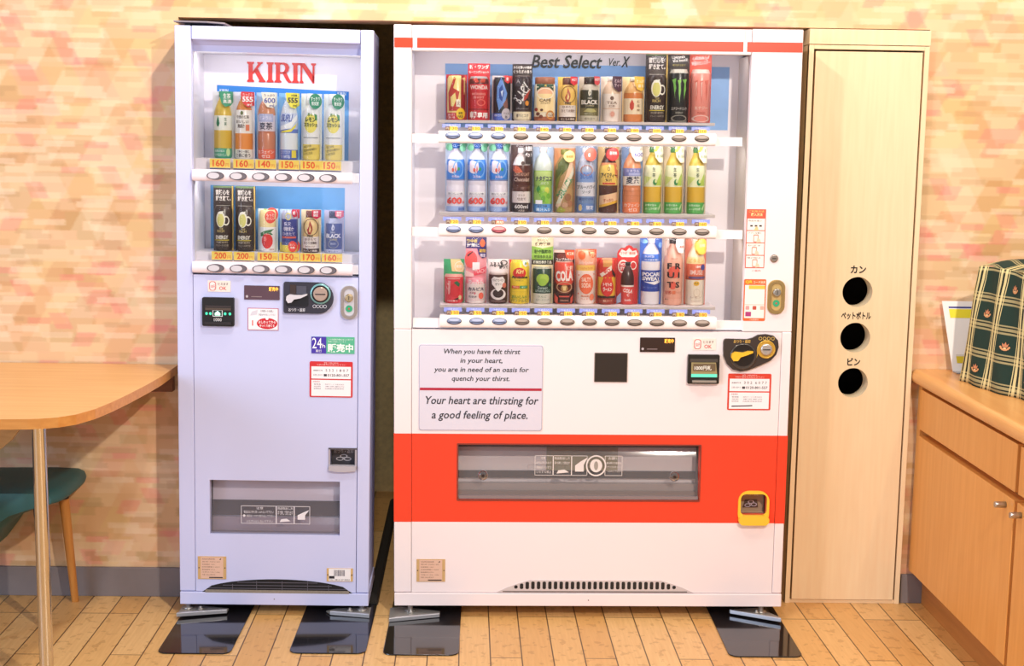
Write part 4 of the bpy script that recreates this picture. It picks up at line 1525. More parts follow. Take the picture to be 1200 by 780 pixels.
class Sample:
    """display sample: printed card, container with its print, held upright on the shelf"""

    def __init__(self, F, px0, px1, ptop, pbot, d):
        x0, x1, z0, z1 = F.r(px0, px1, ptop, pbot, d)
        zs = F.at(SHELF_PX[id(F)], pbot, d)[1]
        z0, z1 = zs, z1 + zs - z0
        self.W, self.H = (x1 - x0) / 2, z1 - z0
        self.mat = F.mat @ Matrix.Translation(Vector(((x0 + x1) / 2, d + .012, z0 + .0004)))

    def radius(self, z):
        pr = self.prof
        if z <= pr[0][1]:
            return pr[0][0]
        for (r0, h0), (r1, h1) in zip(pr, pr[1:]):
            if h0 <= z <= h1:
                return r0 if h1 == h0 else r0 + (r1 - r0) * (z - h0) / (h1 - h0)
        return pr[-1][0]

    def surf(self, kind, lift):
        W = self.W
        if kind == 'C':      # card: gently bowed
            return lambda x, z: (x, .004 * (x / W) ** 2 - lift, z)
        if kind == 'S':      # clear half-round sleeve in front of everything
            return lambda x, z: (x, -self.dep * math.sqrt(max(1 - (x / W) ** 2, 0)) - lift + .0008, z)

        def s(x, z):
            r = self.radius(z)
            x = max(-r * .985, min(r * .985, x))
            return (x, self.cy - math.sqrt(max(r * r - x * x, 1e-9)) - lift, z)
        return s

    def patch(self, mb, kind, poly, lift, mat):
        tris = geometry.tessellate_polygon([[Vector((a, c, 0)) for a, c in poly]])
        s = self.surf(kind, lift)
        sx, sz = .007, (.012 if kind == 'B' else 10)
        for t in tris:
            tri = [poly[i] for i in t]
            area = sum(tri[i][0] * tri[(i + 1) % 3][1] - tri[(i + 1) % 3][0] * tri[i][1] for i in range(3))
            if area < 0:
                tri.reverse()
            xa, xb = min(p[0] for p in tri), max(p[0] for p in tri)
            za, zb = min(p[1] for p in tri), max(p[1] for p in tri)
            for i in range(int(math.floor(xa / sx)), int(math.ceil(xb / sx))):
                c1 = clip_poly(tri, 0, i * sx, (i + 1) * sx)
                if not c1:
                    continue
                for j in range(int(math.floor(za / sz)), int(math.ceil(zb / sz))):
                    c2 = clip_poly(c1, 1, j * sz, (j + 1) * sz)
                    if len(c2) >= 3:
                        mb.add([s(*p) for p in c2], [tuple(range(len(c2)))], mat)

    def draw(self, mb, kind, art):
        W, H = self.W, self.H
        lift = .0005
        for a in art:
            lift += .0004
            k = a[0]
            if k == 'r':
                _, u0, u1, v0, v1, c = a
                self.patch(mb, kind, [(u0 * W, v0 * H), (u1 * W, v0 * H), (u1 * W, v1 * H), (u0 * W, v1 * H)], lift, c)
            elif k == 'e':
                _, u, v, ru, rv, c = a
                self.patch(mb, kind, ell(u * W, v * H, ru * W, rv * H, 20), lift, c)
            elif k == 'o':      # outlined ellipse
                _, u, v, ru, rv, wd, c = a
                o_, i_ = ell(u * W, v * H, ru * W, rv * H, 24), ell(u * W, v * H, ru * W * (1 - wd), rv * H * (1 - wd), 24)
                for i in range(24):
                    self.patch(mb, kind, [o_[i], o_[(i + 1) % 24], i_[(i + 1) % 24], i_[i]], lift, c)
            elif k == 'p':
                _, pts, c = a
                self.patch(mb, kind, [(u * W, v * H) for u, v in pts], lift, c)
            elif k == 't':
                s, u0, u1, v0, v1, c = a[1:7]
                kw = a[7] if len(a) > 7 else {}
                kw = dict({'bold': .0015}, **kw)
                mb.text(s, u0 * W, u1 * W, v0 * H, v1 * H, 0, c, surf=self.surf(kind, lift), **kw)


SHELF_PX = {id(FL): 320, id(FB): 680}


def sample(F, name, label, cat, group, box, kind, ch, cw, card, body, cap, card_art, body_art, d=.105, shape=None):
    """ch: container height and cw: container half width, as fractions of the whole sample"""
    S = Sample(F, *box, d)
    W, H = S.W, S.H
    t = thing(name, label, cat, mat=S.mat, group=group)
    r = cw * W
    h = ch * H
    if kind == 'pet':
        S.prof = [(r * .86, 0), (r * .97, .012 * h), (r, .04 * h), (r, .36 * h), (r * .95, .385 * h), (r * .95, .40 * h), (r, .425 * h), (r, .68 * h),
                  (r * .93, .745 * h), (r * .74, .82 * h), (r * .46, .885 * h), (r * .36, .905 * h), (r * .36, .925 * h)]
        capp = [(r * .40, .918 * h), (r * .42, .925 * h), (r * .42, .992 * h), (r * .38, h)]
    elif kind == 'slope':      # square-shouldered bottle with a long shoulder
        S.prof = [(r * .9, 0), (r, .03 * h), (r, .60 * h), (r * .96, .68 * h), (r * .8, .77 * h), (r * .5, .87 * h), (r * .38, .90 * h), (r * .38, .925 * h)]
        capp = [(r * .42, .918 * h), (r * .44, .925 * h), (r * .44, .992 * h), (r * .40, h)]
    elif kind == 'canbottle':
        S.prof = [(r * .88, 0), (r, .03 * h), (r, .66 * h), (r * .94, .735 * h), (r * .68, .805 * h), (r * .56, .825 * h), (r * .56, .845 * h)]
        capp = [(r * .58, .84 * h), (r * .60, .85 * h), (r * .60, .985 * h), (r * .54, h)]
    elif kind == 'jar':
        S.prof = [(r * .92, 0), (r, .03 * h), (r, .78 * h), (r * .94, .82 * h), (r * .9, .845 * h)]
        capp = [(r * .90, .84 * h), (r * .93, .85 * h), (r * .93, .985 * h), (r * .88, h)]
    else:                       # can
        S.prof = [(r * .84, 0), (r * .87, .012 * h), (r, .05 * h), (r, .925 * h), (r * .88, .975 * h), (r * .86, .985 * h), (r * .86, h), (r * .82, h), (r * .82, .985 * h)]
        capp = None
    S.cy = r * .10 - .002
    # printed card behind
    if card is not None:
        b = MB()
        outline = shape or [(-1, 0), (1, 0), (1, 1), (-1, 1)]
        pts = [(u * W, v * H) for u, v in outline]
        S.patch(b, 'C', pts, 0, card)
        n = len(pts)
        P = [(x, .004 * (x / W) ** 2, z) for x, z in pts] + [(x, .012, z) for x, z in pts]
        b.add(P, [(i, i + n, (i + 1) % n + n, (i + 1) % n) for i in range(n)] + [tuple(range(2 * n - 1, n - 1, -1))], card)
        low, high = list(card_art), []
        if kind in ('pet', 'slope', 'canbottle') and shape is None:
            def vtop(a):
                return max(v for _, v in a[1]) if a[0] == 'p' else (a[5] if a[0] == 't' else (a[2] if a[0] in 'eo' else a[4]))
            low = [a for a in card_art if a[0] == 'r' and a[1] == -1]
            high = [a for a in card_art if a not in low]
        S.draw(b, 'C', low)
        b.build('display_card', t)
        S.dep = r - S.cy + .006
        b = MB()
        N = 16
        P = []
        for i in range(N + 1):
            x = -W * math.cos(PI * i / N)
            y = -S.dep * math.sin(PI * i / N) + .0015
            P += [(x, y, .001), (x, y, (1 if shape is None else .80) * H)]
        b.add(P, [(2 * i, 2 * i + 2, 2 * i + 3, 2 * i + 1) for i in range(N)], CLEAR, True)
        b.build('clear_sleeve', t)
        if high:
            b = MB()
            S.draw(b, 'S', high)
            b.build('badge', t)
    # container: colours change at the given heights (fractions of the sample)
    prof = []
    cols = []
    stops = [s * H for s, _ in body]
    pts = S.prof
    for i in range(len(pts) - 1):
        (r0, h0), (r1, h1) = pts[i], pts[i + 1]
        cuts = [h0] + [s for s in stops if h0 < s < h1 and h1 > h0] + [h1]
        for a, c in zip(cuts, cuts[1:]):
            ra = r0 if h1 == h0 else r0 + (r1 - r0) * (a - h0) / (h1 - h0)
            prof.append((ra, a))
            mid = (a + c) / 2
            cl = next((cc for s, cc in body if mid <= s * H), body[-1][1])
            cols.append(M(cl, .28))
    prof.append(pts[-1])
    b = MB()
    b.lathe(prof, cols, 0, S.cy, 0, 22)
    b.build({'pet': 'bottle_body', 'slope': 'bottle_body', 'canbottle': 'bottle_body', 'jar': 'cup_body'}.get(kind, 'can_body'), t)
    if capp:
        b = MB()
        b.lathe(capp, M(cap, .4), 0, S.cy, 0, 18)
        b.build('lid' if kind == 'jar' else 'cap', t)
    if body_art:
        b = MB()
        S.draw(b, 'B', body_art)
        b.build('printed_label', t)
    return t


def e(*a): return ('e', *a)
def r_(*a): return ('r', *a)
def p_(pts, c): return ('p', pts, c)
def T(*a, **k): return ('t', *a, k) if k else ('t', *a)


WT = 'f4f2ee'
DB_, DC_ = 'drink_bottle', 'drink_can'
G1 = 'bottle samples on the upper shelf of the slim machine'
G2 = 'can samples on the lower shelf of the slim machine'
xs = (248.7, 273.4, 300, 326.3, 352.6, 379)
Y0, Y1 = 108.5, 186.5


def L1(i, *a, **k):
    return sample(FL, DB_, a[0], 'bottle', G1, (xs[i], xs[i] + 24.3, Y0, Y1), *a[1:], **k)


L1(0, 'green tea bottle with green cap and leaf drop, leftmost in slim machine top row', 'slope', 1, .86, 'e6e9ee',
   [(.15, '4aa882'), (.42, 'd8b640'), (.64, 'f0f2e6'), (1, 'dcbc48')], '2f7f58',
   [p_([(-.1, 1), (1, 1), (1, .84), (.85, .79), (.4, .77), (.05, .82), (-.1, .9)], '3f9c74'), T('生茶', .2, .85, .89, .97, WT), T('高濃', .2, .9, .82, .88, WT)],
   [p_([(-.35, .635), (-.22, .56), (-.18, .52), (-.28, .475), (-.42, .475), (-.52, .52), (-.46, .57)], '1d7a4c'), T('生', .25, .5, .56, .61, '4a7a5a'), T('茶', .25, .5, .49, .54, '4a7a5a'),
    T('お茶の旨み', -.7, .3, .09, .13, 'e6f6ec'), T('いつもおいしい', -.7, .5, .03, .075, 'e6f6ec'), e(.6, .09, .16, .06, 'c8e6a8')])
L1(1, 'amber unsweetened tea bottle with a red 555 badge, slim machine top row', 'slope', 1, .86, 'e4e4ee',
   [(.14, 'f2efe6'), (.38, 'e58f3e'), (.73, 'f3efe8'), (1, 'd98a42')], 'e8e2e0',
   [p_([(-.15, .96), (-.1, 1), (1, 1), (1, .8), (.5, .77), (0, .84)], 'dc3438'), T('555', .0, .95, .85, .93, WT, bold=.004), T('たっぷり', .05, .9, .945, .98, 'f8d8d4'), T('ml', .45, .85, .79, .835, WT)],
   [e(-.1, .685, .15, .03, '6f7a4a'), T('午後の紅茶', -.6, .6, .6, .65, '6a5a4a'), T('おいしい', -.65, .55, .53, .58, '6a5a4a'), T('無糖', -.5, .2, .46, .52, '5a4a3a'), r_(.3, .62, .42, .51, 'e0805a'),
    T('食事と一緒に', -.6, .6, .09, .13, '5a4a44'), T('食事に合う', -.7, .7, .02, .08, '3a3030')])
L1(2, 'barley tea bottle with a white 600 badge and orange band, slim machine top row', 'pet', 1, .86, 'a8cdf0',
   [(.15, 'ea6e4c'), (.42, 'c98060'), (.66, 'e6dce8'), (1, 'd9946e')], 'e6dcd6',
   [p_([(-.4, 1), (1, 1), (1, .82), (.7, .77), (.2, .78), (-.2, .86)], 'f6f2e2'), T('600', -.1, .9, .84, .92, '5a60a8', bold=.002), T('たっぷり', -.1, .85, .94, .975, '6a6a80'), T('ml', .4, .8, .785, .825, '6a60a0')],
   [r_(-.85, .85, .56, .68, 'b9bfe2'), T('ミネラル', -.6, .6, .59, .65, 'eceafa'), T('麦茶', -.6, .65, .445, .55, '3a3850'),
    T('カフェイン', -.75, .75, .085, .135, 'fbeadf'), T('ゼロ', -.4, .4, .02, .07, 'fbeadf')])
L1(3, 'clear drink bottle with a yellow 555 badge and blue wave, slim machine top row', 'slope', 1, .86, '7db8ee',
   [(.15, '5b74c6'), (.40, 'e4ebf2'), (.46, '6a84cf'), (.70, 'cdd9f2'), (1, 'dfe6f0')], 'eef0f2',
   [p_([(-.2, 1), (1, 1), (1, .82), (.7, .77), (.25, .79), (-.1, .88)], 'f1e84c'), T('555', .0, .9, .85, .93, '3a3a40', bold=.004), T('大容量', .3, .85, .945, .98, '4a4a40'), T('ml', .5, .85, .795, .835, '4a4a40')],
   [p_([(-.8, .5), (.2, .56), (.8, .68), (.8, .6), (.3, .48), (-.8, .44)], 'f4f8fc'), p_([(-.85, .42), (.3, .46), (.85, .56), (.85, .52), (.3, .42), (-.85, .40)], 'f0e24c'),
    T('SUPLI', -.65, .4, .57, .68, '4a62b8', shear=.2), T('ゴクゴク', -.75, .2, .085, .14, 'f0f2fa'), T('毎日補給', -.75, .2, .02, .07, 'f0f2fa'), r_(.35, .75, .03, .14, 'e8d850')])
for i, lab in ((4, 'white lemon squash bottle under a green round badge, fifth in slim machine top row'),
               (5, 'white lemon squash bottle under a green round badge, rightmost in slim machine top row')):
    L1(i, lab, 'canbottle', 1, .84, 'e6eef2', [(.24, 'efd970'), (1, 'eef0f2')], 'f2f2f4',
       [e(.45, .885, .56, .115, '2f8f6c'), T('すっきり', .05, .85, .89, .95, 'e8f6f0'), T('微炭酸', .1, .8, .82, .88, 'e8f6f0')],
       [e(0, .55, .62, .14, 'f0e46a'), T('香る', -.3, .2, .66, .71, '5a8a3a'), p_([(.35, .70), (.6, .68), (.62, .6), (.45, .6)], '4c9a58'),
        T('レモン', -.5, .5, .575, .645, '24402c', bold=.004), T('スカッシュ', -.65, .65, .50, .565, '24402c', bold=.004), r_(-.7, .7, .335, .345, '8a9098'),
        T('はじける', -.65, .1, .19, .225, '6a5a28', rot=.2), T('爽やかな味わい', -.65, .65, .14, .18, '6a5a28', rot=.2), T('くせになる', -.65, .2, .08, .12, '6a5a28', rot=.2)])

xs2 = (249.3, 275, 301.5, 327.3, 352.3, 379.4)


def L2(i, top, *a, **k):
    nm = DB_ if a[1] == 'canbottle' else DC_
    return sample(FL, nm, a[0], 'bottle' if nm == DB_ else 'can', G2, (xs2[i], xs2[i] + 23.2, top, 294.8), *a[1:], **k)


def mug_can(F, lab, fn, i, top):
    return fn(i, top, lab, 'can', .69, .92, '35261f', [(1, '3a2a22')], None,
              [r_(.86, 1, 0, 1, 'd9b45c'), r_(-1, .86, .97, 1, '5f7a4a'), T('冒険心を', -.75, .62, .86, .94, 'e6ddd2', bold=.002), T('解き放て。', -.75, .75, .77, .85, 'e6ddd2', bold=.002), r_(-.7, .7, .695, .70, 'cfc6b8')],
              [e(-.12, .49, .46, .125, 'f3efe0'), ('o', .42, .47, .3, .075, .3, 'f3efe0'), e(-.12, .48, .34, .105, 'dcd67c'), p_([(-.4, .6), (.2, .62), (.1, .575), (-.35, .57)], 'f3efe0'),
               T('THE', -.25, .15, .335, .36, 'c8b070'), T('RICH', -.45, .25, .29, .33, 'd8c070'), T('ENERGY', -.62, .62, .185, .245, 'f0ece0', bold=.003), r_(-.7, .7, .165, .178, 'd8c23c'),
               T('炭酸飲料', -.6, .6, .12, .155, 'a89a88'), T('アルコール不使用', -.62, .62, .075, .105, 'a89a88')])


mug_can(FL, 'tall dark brown energy drink can with mug picture, leftmost in slim machine lower row', L2, 0, 219)
mug_can(FL, 'tall dark brown energy drink can with mug picture, second from left on that lower shelf', L2, 1, 219)
L2(2, 244.8, 'white apple juice can with a red apple, slim machine lower row', 'can', .98, .84, 'dde6e2', [(.58, 'f4f2f0'), (1, 'f0dca0')], None,
   [e(.42, .87, .62, .16, 'e8503f'), r_(-.4, -.1, .9, 1, '9ac46a')],
   [e(.35, .82, .52, .15, 'ea5646'), T('もっと', .0, .7, .83, .9, 'fbeee0'), T('おいしい', .0, .75, .75, .82, 'fbeee0'), p_([(-.65, .44), (-.1, .50), (.7, .54), (.4, .46), (.62, .4), (.1, .40), (-.6, .36)], '3d7a4c'),
    e(.05, .26, .55, .18, 'dc3434'), e(-.15, .31, .14, .06, 'f2817a'), T('りんご', -.35, .4, .41, .46, 'f0f4e6'), T('100%', .3, .7, .04, .08, 'b06a5a')])
L2(3, 244.8, 'dark blue coffee can with a red seal and yellow corner, slim machine lower row', 'can', .98, .82, 'b8d4f0', [(.17, 'f0dc5c'), (.24, '5f6a9c'), (.78, '3c4590'), (1, 'b9bdd4')], None,
   [p_([(.3, 1), (1, 1), (1, .8), (.55, .78), (.3, .88)], 'c8304a'), r_(-1, 0, 0, .22, 'f2de5a'), e(.55, .14, .5, .14, 'ea4a44')],
   [('o', -.05, .84, .3, .09, .3, 'e6d880'), T('贅沢', -.5, .2, .62, .71, 'd8d4ee'), T('微糖', -.55, .5, .5, .6, 'e6e0ee'), T('ひきたて', -.6, .6, .4, .47, 'd8d4ee'), r_(-.7, .7, .33, .375, 'd8665a'),
    e(.38, .14, .42, .13, 'ee4f48'), T('おいし', .12, .62, .16, .21, 'fbeee6'), T('増量', .15, .6, .09, .14, 'fbeee6'), p_([(.3, 1), (.8, 1), (.8, .84), (.5, .82), (.3, .9)], 'c8304a'), T('新', .4, .65, .88, .96, WT)])
L2(4, 244.8, 'cream coffee bottle can with a flame mark, slim machine lower row', 'canbottle', .98, .84, 'e6d8b4', [(.10, '4a3432'), (.38, 'ece2dc'), (1, 'e3c68a')], '7a4a44',
   [p_([(.2, 1), (1, 1), (1, .84), (.6, .79), (.2, .86)], 'c62a48'), T('期間', .35, .8, .92, .98, WT), T('限定', .35, .8, .85, .91, WT)],
   [p_([(-.05, .76), (.22, .62), (.25, .54), (.05, .43), (-.2, .44), (-.32, .54), (-.12, .62)], 'a83a28'), p_([(-.02, .64), (.1, .55), (.02, .48), (-.12, .5)], 'eccf8c'), ('o', .05, .6, .75, .2, .08, '6a4a3a'),
    T('FIRE', -.3, .3, .365, .415, '3a2a22', bold=.002), T('ひきたて', -.55, .6, .29, .345, '7a5a52'), T('ひとてま微糖', -.65, .7, .2, .27, '5a423c'), T('直火仕上げ', -.5, .5, .13, .17, '8a6a60'), T('おいしく焙煎', -.7, .7, .025, .075, 'e6dcd6')])
L2(5, 244.8, 'navy BLACK coffee bottle can, rightmost in slim machine lower row', 'canbottle', .98, .84, 'b4b6d8', [(.09, 'c9cce6'), (.70, '3c4a94'), (1, 'aab2d2')], '2c3058',
   [p_([(.2, 1), (1, 1), (1, .86), (.6, .81), (.2, .88)], 'd65a80'), T('期間', .35, .8, .93, .98, WT), T('限定', .35, .8, .87, .92, WT)],
   [p_([(-.05, .7), (.14, .62), (.1, .55), (-.1, .52), (-.2, .58)], 'c8cce8'), p_([(-.02, .63), (.05, .59), (-.04, .55)], '3c4a94'), T('FIRE', -.25, .2, .47, .505, 'c8cce8'), T('BLACK', -.72, .75, .36, .46, 'f0f0fa', bold=.003),
    T('COFFEE', -.4, .4, .31, .345, 'c8b88a'), ('o', 0, .22, .55, .1, .15, '8a8a9c'), T('無糖', -.3, .3, .2, .25, 'aab0d8'), T('香り立つ', -.5, .5, .025, .065, '4a5490')])

# ---- wide machine, top row
GA = 'drink samples on the top shelf of the wide machine'
GB = 'drink samples on the middle shelf of the wide machine'
GC = 'drink samples on the bottom shelf of the wide machine'


def W(row, x0, x1, top, name, label, *a, **k):
    bot = (142, 248, 354.6)[row]
    cat = 'can' if name == DC_ else ('cup' if name == 'coffee_cup' else 'bottle')
    return sample(FB, name, label, cat, (GA, GB, GC)[row], (x0, x1, top, bot), *a, **k)


W(0, 523.8, 548.4, 89, DC_, 'red coffee can with a golden flame and yellow round seal, leftmost, wide machine top row', 'can', .98, .86, 'b8262c',
  [(.16, 'd0343a'), (.97, 'f0d88a'), (1, 'a83a30')], None, [r_(.35, 1, .17, 1, '8e2226'), p_([(.35, .98), (1, .98), (1, .82), (.4, .84)], 'd8383e')],
  [p_([(-.7, .2), (-.75, .6), (-.2, .95), (-.05, .9), (-.3, .7), (.3, .62), (.1, .4), (.5, .2)], 'c23a24'), p_([(-.5, .3), (-.55, .5), (-.1, .6), (0, .45), (-.25, .3)], 'f4e08c'), r_(.45, .88, .18, .98, '9c2628'),
   p_([(0, .45), (.4, .45), (.4, .28), (0, .3)], 'f4ecd8'), T('火', .1, .32, .32, .42, '8a3a2a'), e(.42, .14, .42, .125, 'f4cc2c'), T('深煎', .2, .62, .12, .18, '4a3a14'), T('FIRE', .15, .65, .05, .10, '4a3a14'), T('挽きたて', -.75, -.1, .09, .14, 'f8dcd4'), T('濃い味', -.75, -.1, .03, .08, 'f8dcd4')])
W(0, 549.4, 575.2, 75.8, DC_, 'red morning coffee can under a tall red header card', 'can', .77, .88, 'd22c36', [(.17, 'd8323c'), (.52, 'cf2c30'), (.62, 'c02a2e'), (.73, '6a2a26'), (1, 'b8b0b0')], None,
  [T('新・ワンダ', -.85, .9, .90, .98, 'fbeee8', bold=.003), T('モーニングショット', -.9, .9, .825, .875, 'fbeee8', bold=.002)],
  [r_(-.87, .87, .52, .635, 'd83038'), T('WONDA', -.78, .8, .54, .615, 'fbf2e8', bold=.002), p_([(-.6, .72), (-.2, .74), (0, .67), (-.3, .65)], 'e0503c'), p_([(.2, .73), (.6, .72), (.5, .66), (.1, .66)], 'c8442e'),
   T('MORNING', -.6, .6, .44, .48, 'f0a89a'), T('SHOT', -.5, .5, .38, .42, 'f0a89a'), ('o', .2, .31, .4, .06, .3, 'e8685c'), r_(-.87, .87, .185, .20, '8a2022'), T('朝', -.8, -.2, .03, .155, 'fdf4ee', bold=.003), T('専用', -.12, .8, .035, .14, 'fdf4ee', bold=.003)])
W(0, 577.5, 601, 89.8, DC_, 'black can with blue sparkling emblem and grey round seal, third in wide machine top row', 'can', .97, .86, 'd9c9c6', [(.16, '5a78d4'), (.96, '2c2a30'), (1, 'bfc0c8')], None,
  [p_([(.1, 1), (1, 1), (1, .84), (.6, .8), (.15, .86)], 'd63a3c'), r_(-1, 1, 0, .17, 'a8b4e2')],
  [p_([(-.5, .75), (-.1, .95), (.2, .8), (.5, .6), (.3, .4), (-.3, .22), (-.55, .45)], '6f9ae0'), p_([(-.3, .7), (0, .8), (.2, .62), (0, .42), (-.3, .5)], '2f4fa0'), p_([(-.15, .64), (.1, .68), (.0, .52)], 'cfe0f8'), p_([(.1, .36), (.5, .5), (.6, .3), (.3, .25)], '8a5a50'),
   p_([(.25, 1), (.8, 1), (.8, .86), (.55, .82), (.25, .87)], 'd63a3c'), T('新', .4, .65, .88, .96, WT), e(.42, .145, .46, .13, 'c4bcc4'), T('アイス', .15, .7, .13, .18, '3a3438'), T('缶', .3, .55, .05, .11, '3a3438'), T('微糖コク', -.75, -.05, .09, .14, 'e8ecfa')])
W(0, 601.3, 624.8, 75.8, DC_, 'black coffee can with slanted white lettering under a dark header card, wide machine top row', 'can', .79, .90, '33231f', [(.16, 'e8dcc0'), (.19, '4a352c'), (.78, '38292a'), (1, '8a7a74')], None,
  [T('からだ思いの微糖', -.9, .9, .915, .965, 'f0e8e0', bold=.001), T('くつろぎの香り', -.9, .9, .835, .895, 'f0e8e0', bold=.001)],
  [r_(-.8, -.1, .6, .74, '4c4448'), T('Ａ', -.6, -.3, .66, .72, 'c8c0c0'), T('BLACK', -1.05, 1.05, .40, .58, 'f2eeea', bold=.002, rot=.98), p_([(.15, .42), (.8, .56), (.5, .40), (.1, .34)], 'b03a2c'), e(.45, .31, .18, .045, 'e89a3c'),
   T('ブラックコーヒー', -.6, .6, .2, .225, 'c8bcb4'), r_(-.85, .85, .03, .155, 'ecdfbc'), T('香りとコク', -.6, .6, .06, .12, '6a5a48')])
W(0, 625.6, 652.8, 91, 'coffee_cup', 'cafe latte cup with brown lid, green label and coffee beans, wide machine top row', 'jar', 1, .92, None,
  [(.10, 'b06a4a'), (1, 'efe4c8')], '9c6248', [], [r_(-.72, .72, .62, .84, '2f4f38'), p_([(-.72, .62), (-.72, .68), (-.35, .76), (.35, .76), (.72, .68), (.72, .62)], 'efb890'), r_(-.72, .72, .2, .62, 'f3d9a0'), ('o', 0, .62, .72, .13, .12, 'f6ecd4'),
   T('香', -.1, .12, .78, .83, 'd8b84c'), T('CAFÉ', -.5, .5, .44, .52, '6a4a2a', bold=.002), T('カフェラテ', -.4, .45, .39, .425, '6a4a2a'), e(-.3, .25, .13, .03, '5a3420'), e(-.6, .16, .16, .04, '6a3a28'), e(-.35, .1, .16, .04, '7a4028'), e(-.75, .26, .13, .04, 'a0342c'), e(-.7, .06, .14, .035, '8a4a30'),
   ('o', .45, .14, .36, .10, .3, 'c8863a'), T('TULLY', .2, .7, .12, .16, '7a4a1c')])
W(0, 654.4, 677.4, 90.2, DB_, 'cream coffee bottle can with a flame mark, wide machine top row', 'canbottle', .98, .88, 'f2c863', [(.10, '5a3c30'), (.36, 'f2e6dc'), (1, 'ecc468')], '6f4438',
  [p_([(.2, 1), (1, 1), (1, .86), (.6, .8), (.2, .86)], 'd8343c'), T('HOT', .35, .85, .9, .96, WT)],
  [p_([(-.05, .76), (.22, .62), (.25, .54), (.05, .43), (-.2, .44), (-.32, .54), (-.12, .62)], 'b8522c'), p_([(-.02, .64), (.1, .55), (.02, .48), (-.12, .5)], 'f2d890'), ('o', .05, .6, .75, .2, .08, '8a5a34'), T('FIRE', -.3, .3, .375, .43, '3a2a22', bold=.002),
   T('ひきたて', -.55, .6, .30, .345, '7a5a52'), T('ひとてま微糖', -.65, .7, .2, .27, '8a6a5c'), T('おいしく焙煎', -.7, .7, .025, .075, 'f0e2d0')])
W(0, 679, 703.6, 89.6, DB_, 'dark green BLACK coffee bottle can with black cap, wide machine top row', 'canbottle', .99, .88, 'd6cbb8', [(.13, 'd2c9b0'), (.30, '7d7448'), (.70, '3c3a26'), (1, 'cfc6b4')], '2e221c',
  [p_([(.35, 1), (1, 1), (1, .86), (.7, .8), (.4, .84)], 'cf4a50'), T('HOT', .45, .9, .9, .96, WT)],
  [p_([(-.05, .76), (.14, .68), (.1, .6), (-.1, .56), (-.2, .63)], 'd8d2c0'), p_([(-.02, .68), (.05, .64), (-.04, .6)], '3c3a26'), T('FIRE', -.2, .2, .50, .53, 'd8d2c0'), T('BLACK', -.78, .78, .38, .48, 'f6f2e8', bold=.003), T('COFFEE', -.4, .4, .335, .365, 'c8b88a'),
   p_([(-.6, .22), (-.2, .29), (.4, .28), (.65, .22), (.2, .2)], 'b8b070'), T('無糖ブラック', -.5, .5, .15, .19, 'c8c2a0'), T('香り立つ', -.5, .5, .04, .09, '7a7460')])
W(0, 704.8, 729.2, 89.2, DB_, 'pale milk tea bottle with a dark purple badge, wide machine top row', 'slope', .98, .86, 'ecdccb', [(.62, 'f3e6da'), (1, 'ecd0b4')], 'f0e4d8',
  [p_([(0, 1), (1, 1), (1, .68), (.6, .66), (.15, .74), (-.05, .86)], '4c2c3e'), T('ミルク', .2, .9, .86, .94, 'e8d0d4'), T('ティー', .2, .9, .76, .84, 'e8d0d4')],
  [e(0, .52, .18, .045, '6a4a34'), T('TEA', -.5, .5, .39, .45, '8a6a54'), r_(-.8, .8, .285, .295, 'd8a878'), e(.05, .17, .2, .06, 'e0a08a'), ('o', .05, .17, .28, .08, .2, 'ead0c0'), T('紅茶', -.3, .3, .32, .37, '9a7a64')])
W(0, 730, 756, 89.2, DB_, 'amber straight tea bottle with a red fruit picture and yellow badge, wide machine top row', 'slope', .98, .86, 'f3d8a4', [(.17, 'dc8a4c'), (.52, 'f4e2c0'), (.64, 'd98444'), (1, 'eab878')], 'f2e2c8',
  [p_([(-.05, 1), (1, 1), (1, .74), (.6, .68), (.2, .72), (-.05, .86)], 'efbf4c'), T('たっぷり', .15, .9, .86, .93, 'fbf0c8'), T('香る', .25, .85, .76, .83, 'fbf0c8')],
  [p_([(-.2, .5), (-.02, .4), (-.04, .3), (-.2, .25), (-.38, .3), (-.4, .4)], 'c84632'), T('紅', .25, .5, .42, .48, 'a08060'), T('茶', .25, .5, .33, .39, 'a08060'), T('無糖', .25, .55, .24, .29, 'a08060')])


def WM(i, top, lab, *a):
    return W(0, 757.4, 783, top, DC_, lab, *a)


mug_can(FB, 'tall dark brown energy drink can with mug picture, wide machine top row', WM, 0, 61.5)
W(0, 783.6, 808.6, 61.5, DC_, 'tall black energy drink can with green claw mark, wide machine top row', 'can', .77, .90, '342a22', [(.03, '8a8a84'), (.93 * .77, '26231f'), (1, 'b9b2a4')], None,
  [T('Unleash', -.7, .5, .93, .975, 'e8e2d8', rot=.1), T('the beast!', -.6, .8, .885, .925, 'e8e2d8', rot=.1), T('獣を解き放て', -.6, .6, .82, .85, 'a89a50')],
  [p_([(-.72, .62), (-.35, .64), (-.42, .57), (-.34, .5), (-.44, .42), (-.4, .34), (-.52, .46), (-.58, .56)], '7fc257'), p_([(-.22, .61), (.12, .62), (.04, .56), (.1, .46), (.02, .36), (.0, .28), (-.1, .42), (-.12, .55)], '8fcf5c'),
   p_([(.22, .62), (.68, .63), (.55, .57), (.6, .48), (.46, .38), (.42, .33), (.38, .46), (.42, .56)], '7fc257'), T('エナジードリンク', -.72, .72, .18, .225, 'e8e4dc', bold=.001), T('ENERGY', -.35, .35, .13, .155, 'b8b4a4'), ('o', 0, .06, .75, .05, .2, '9a9486')])
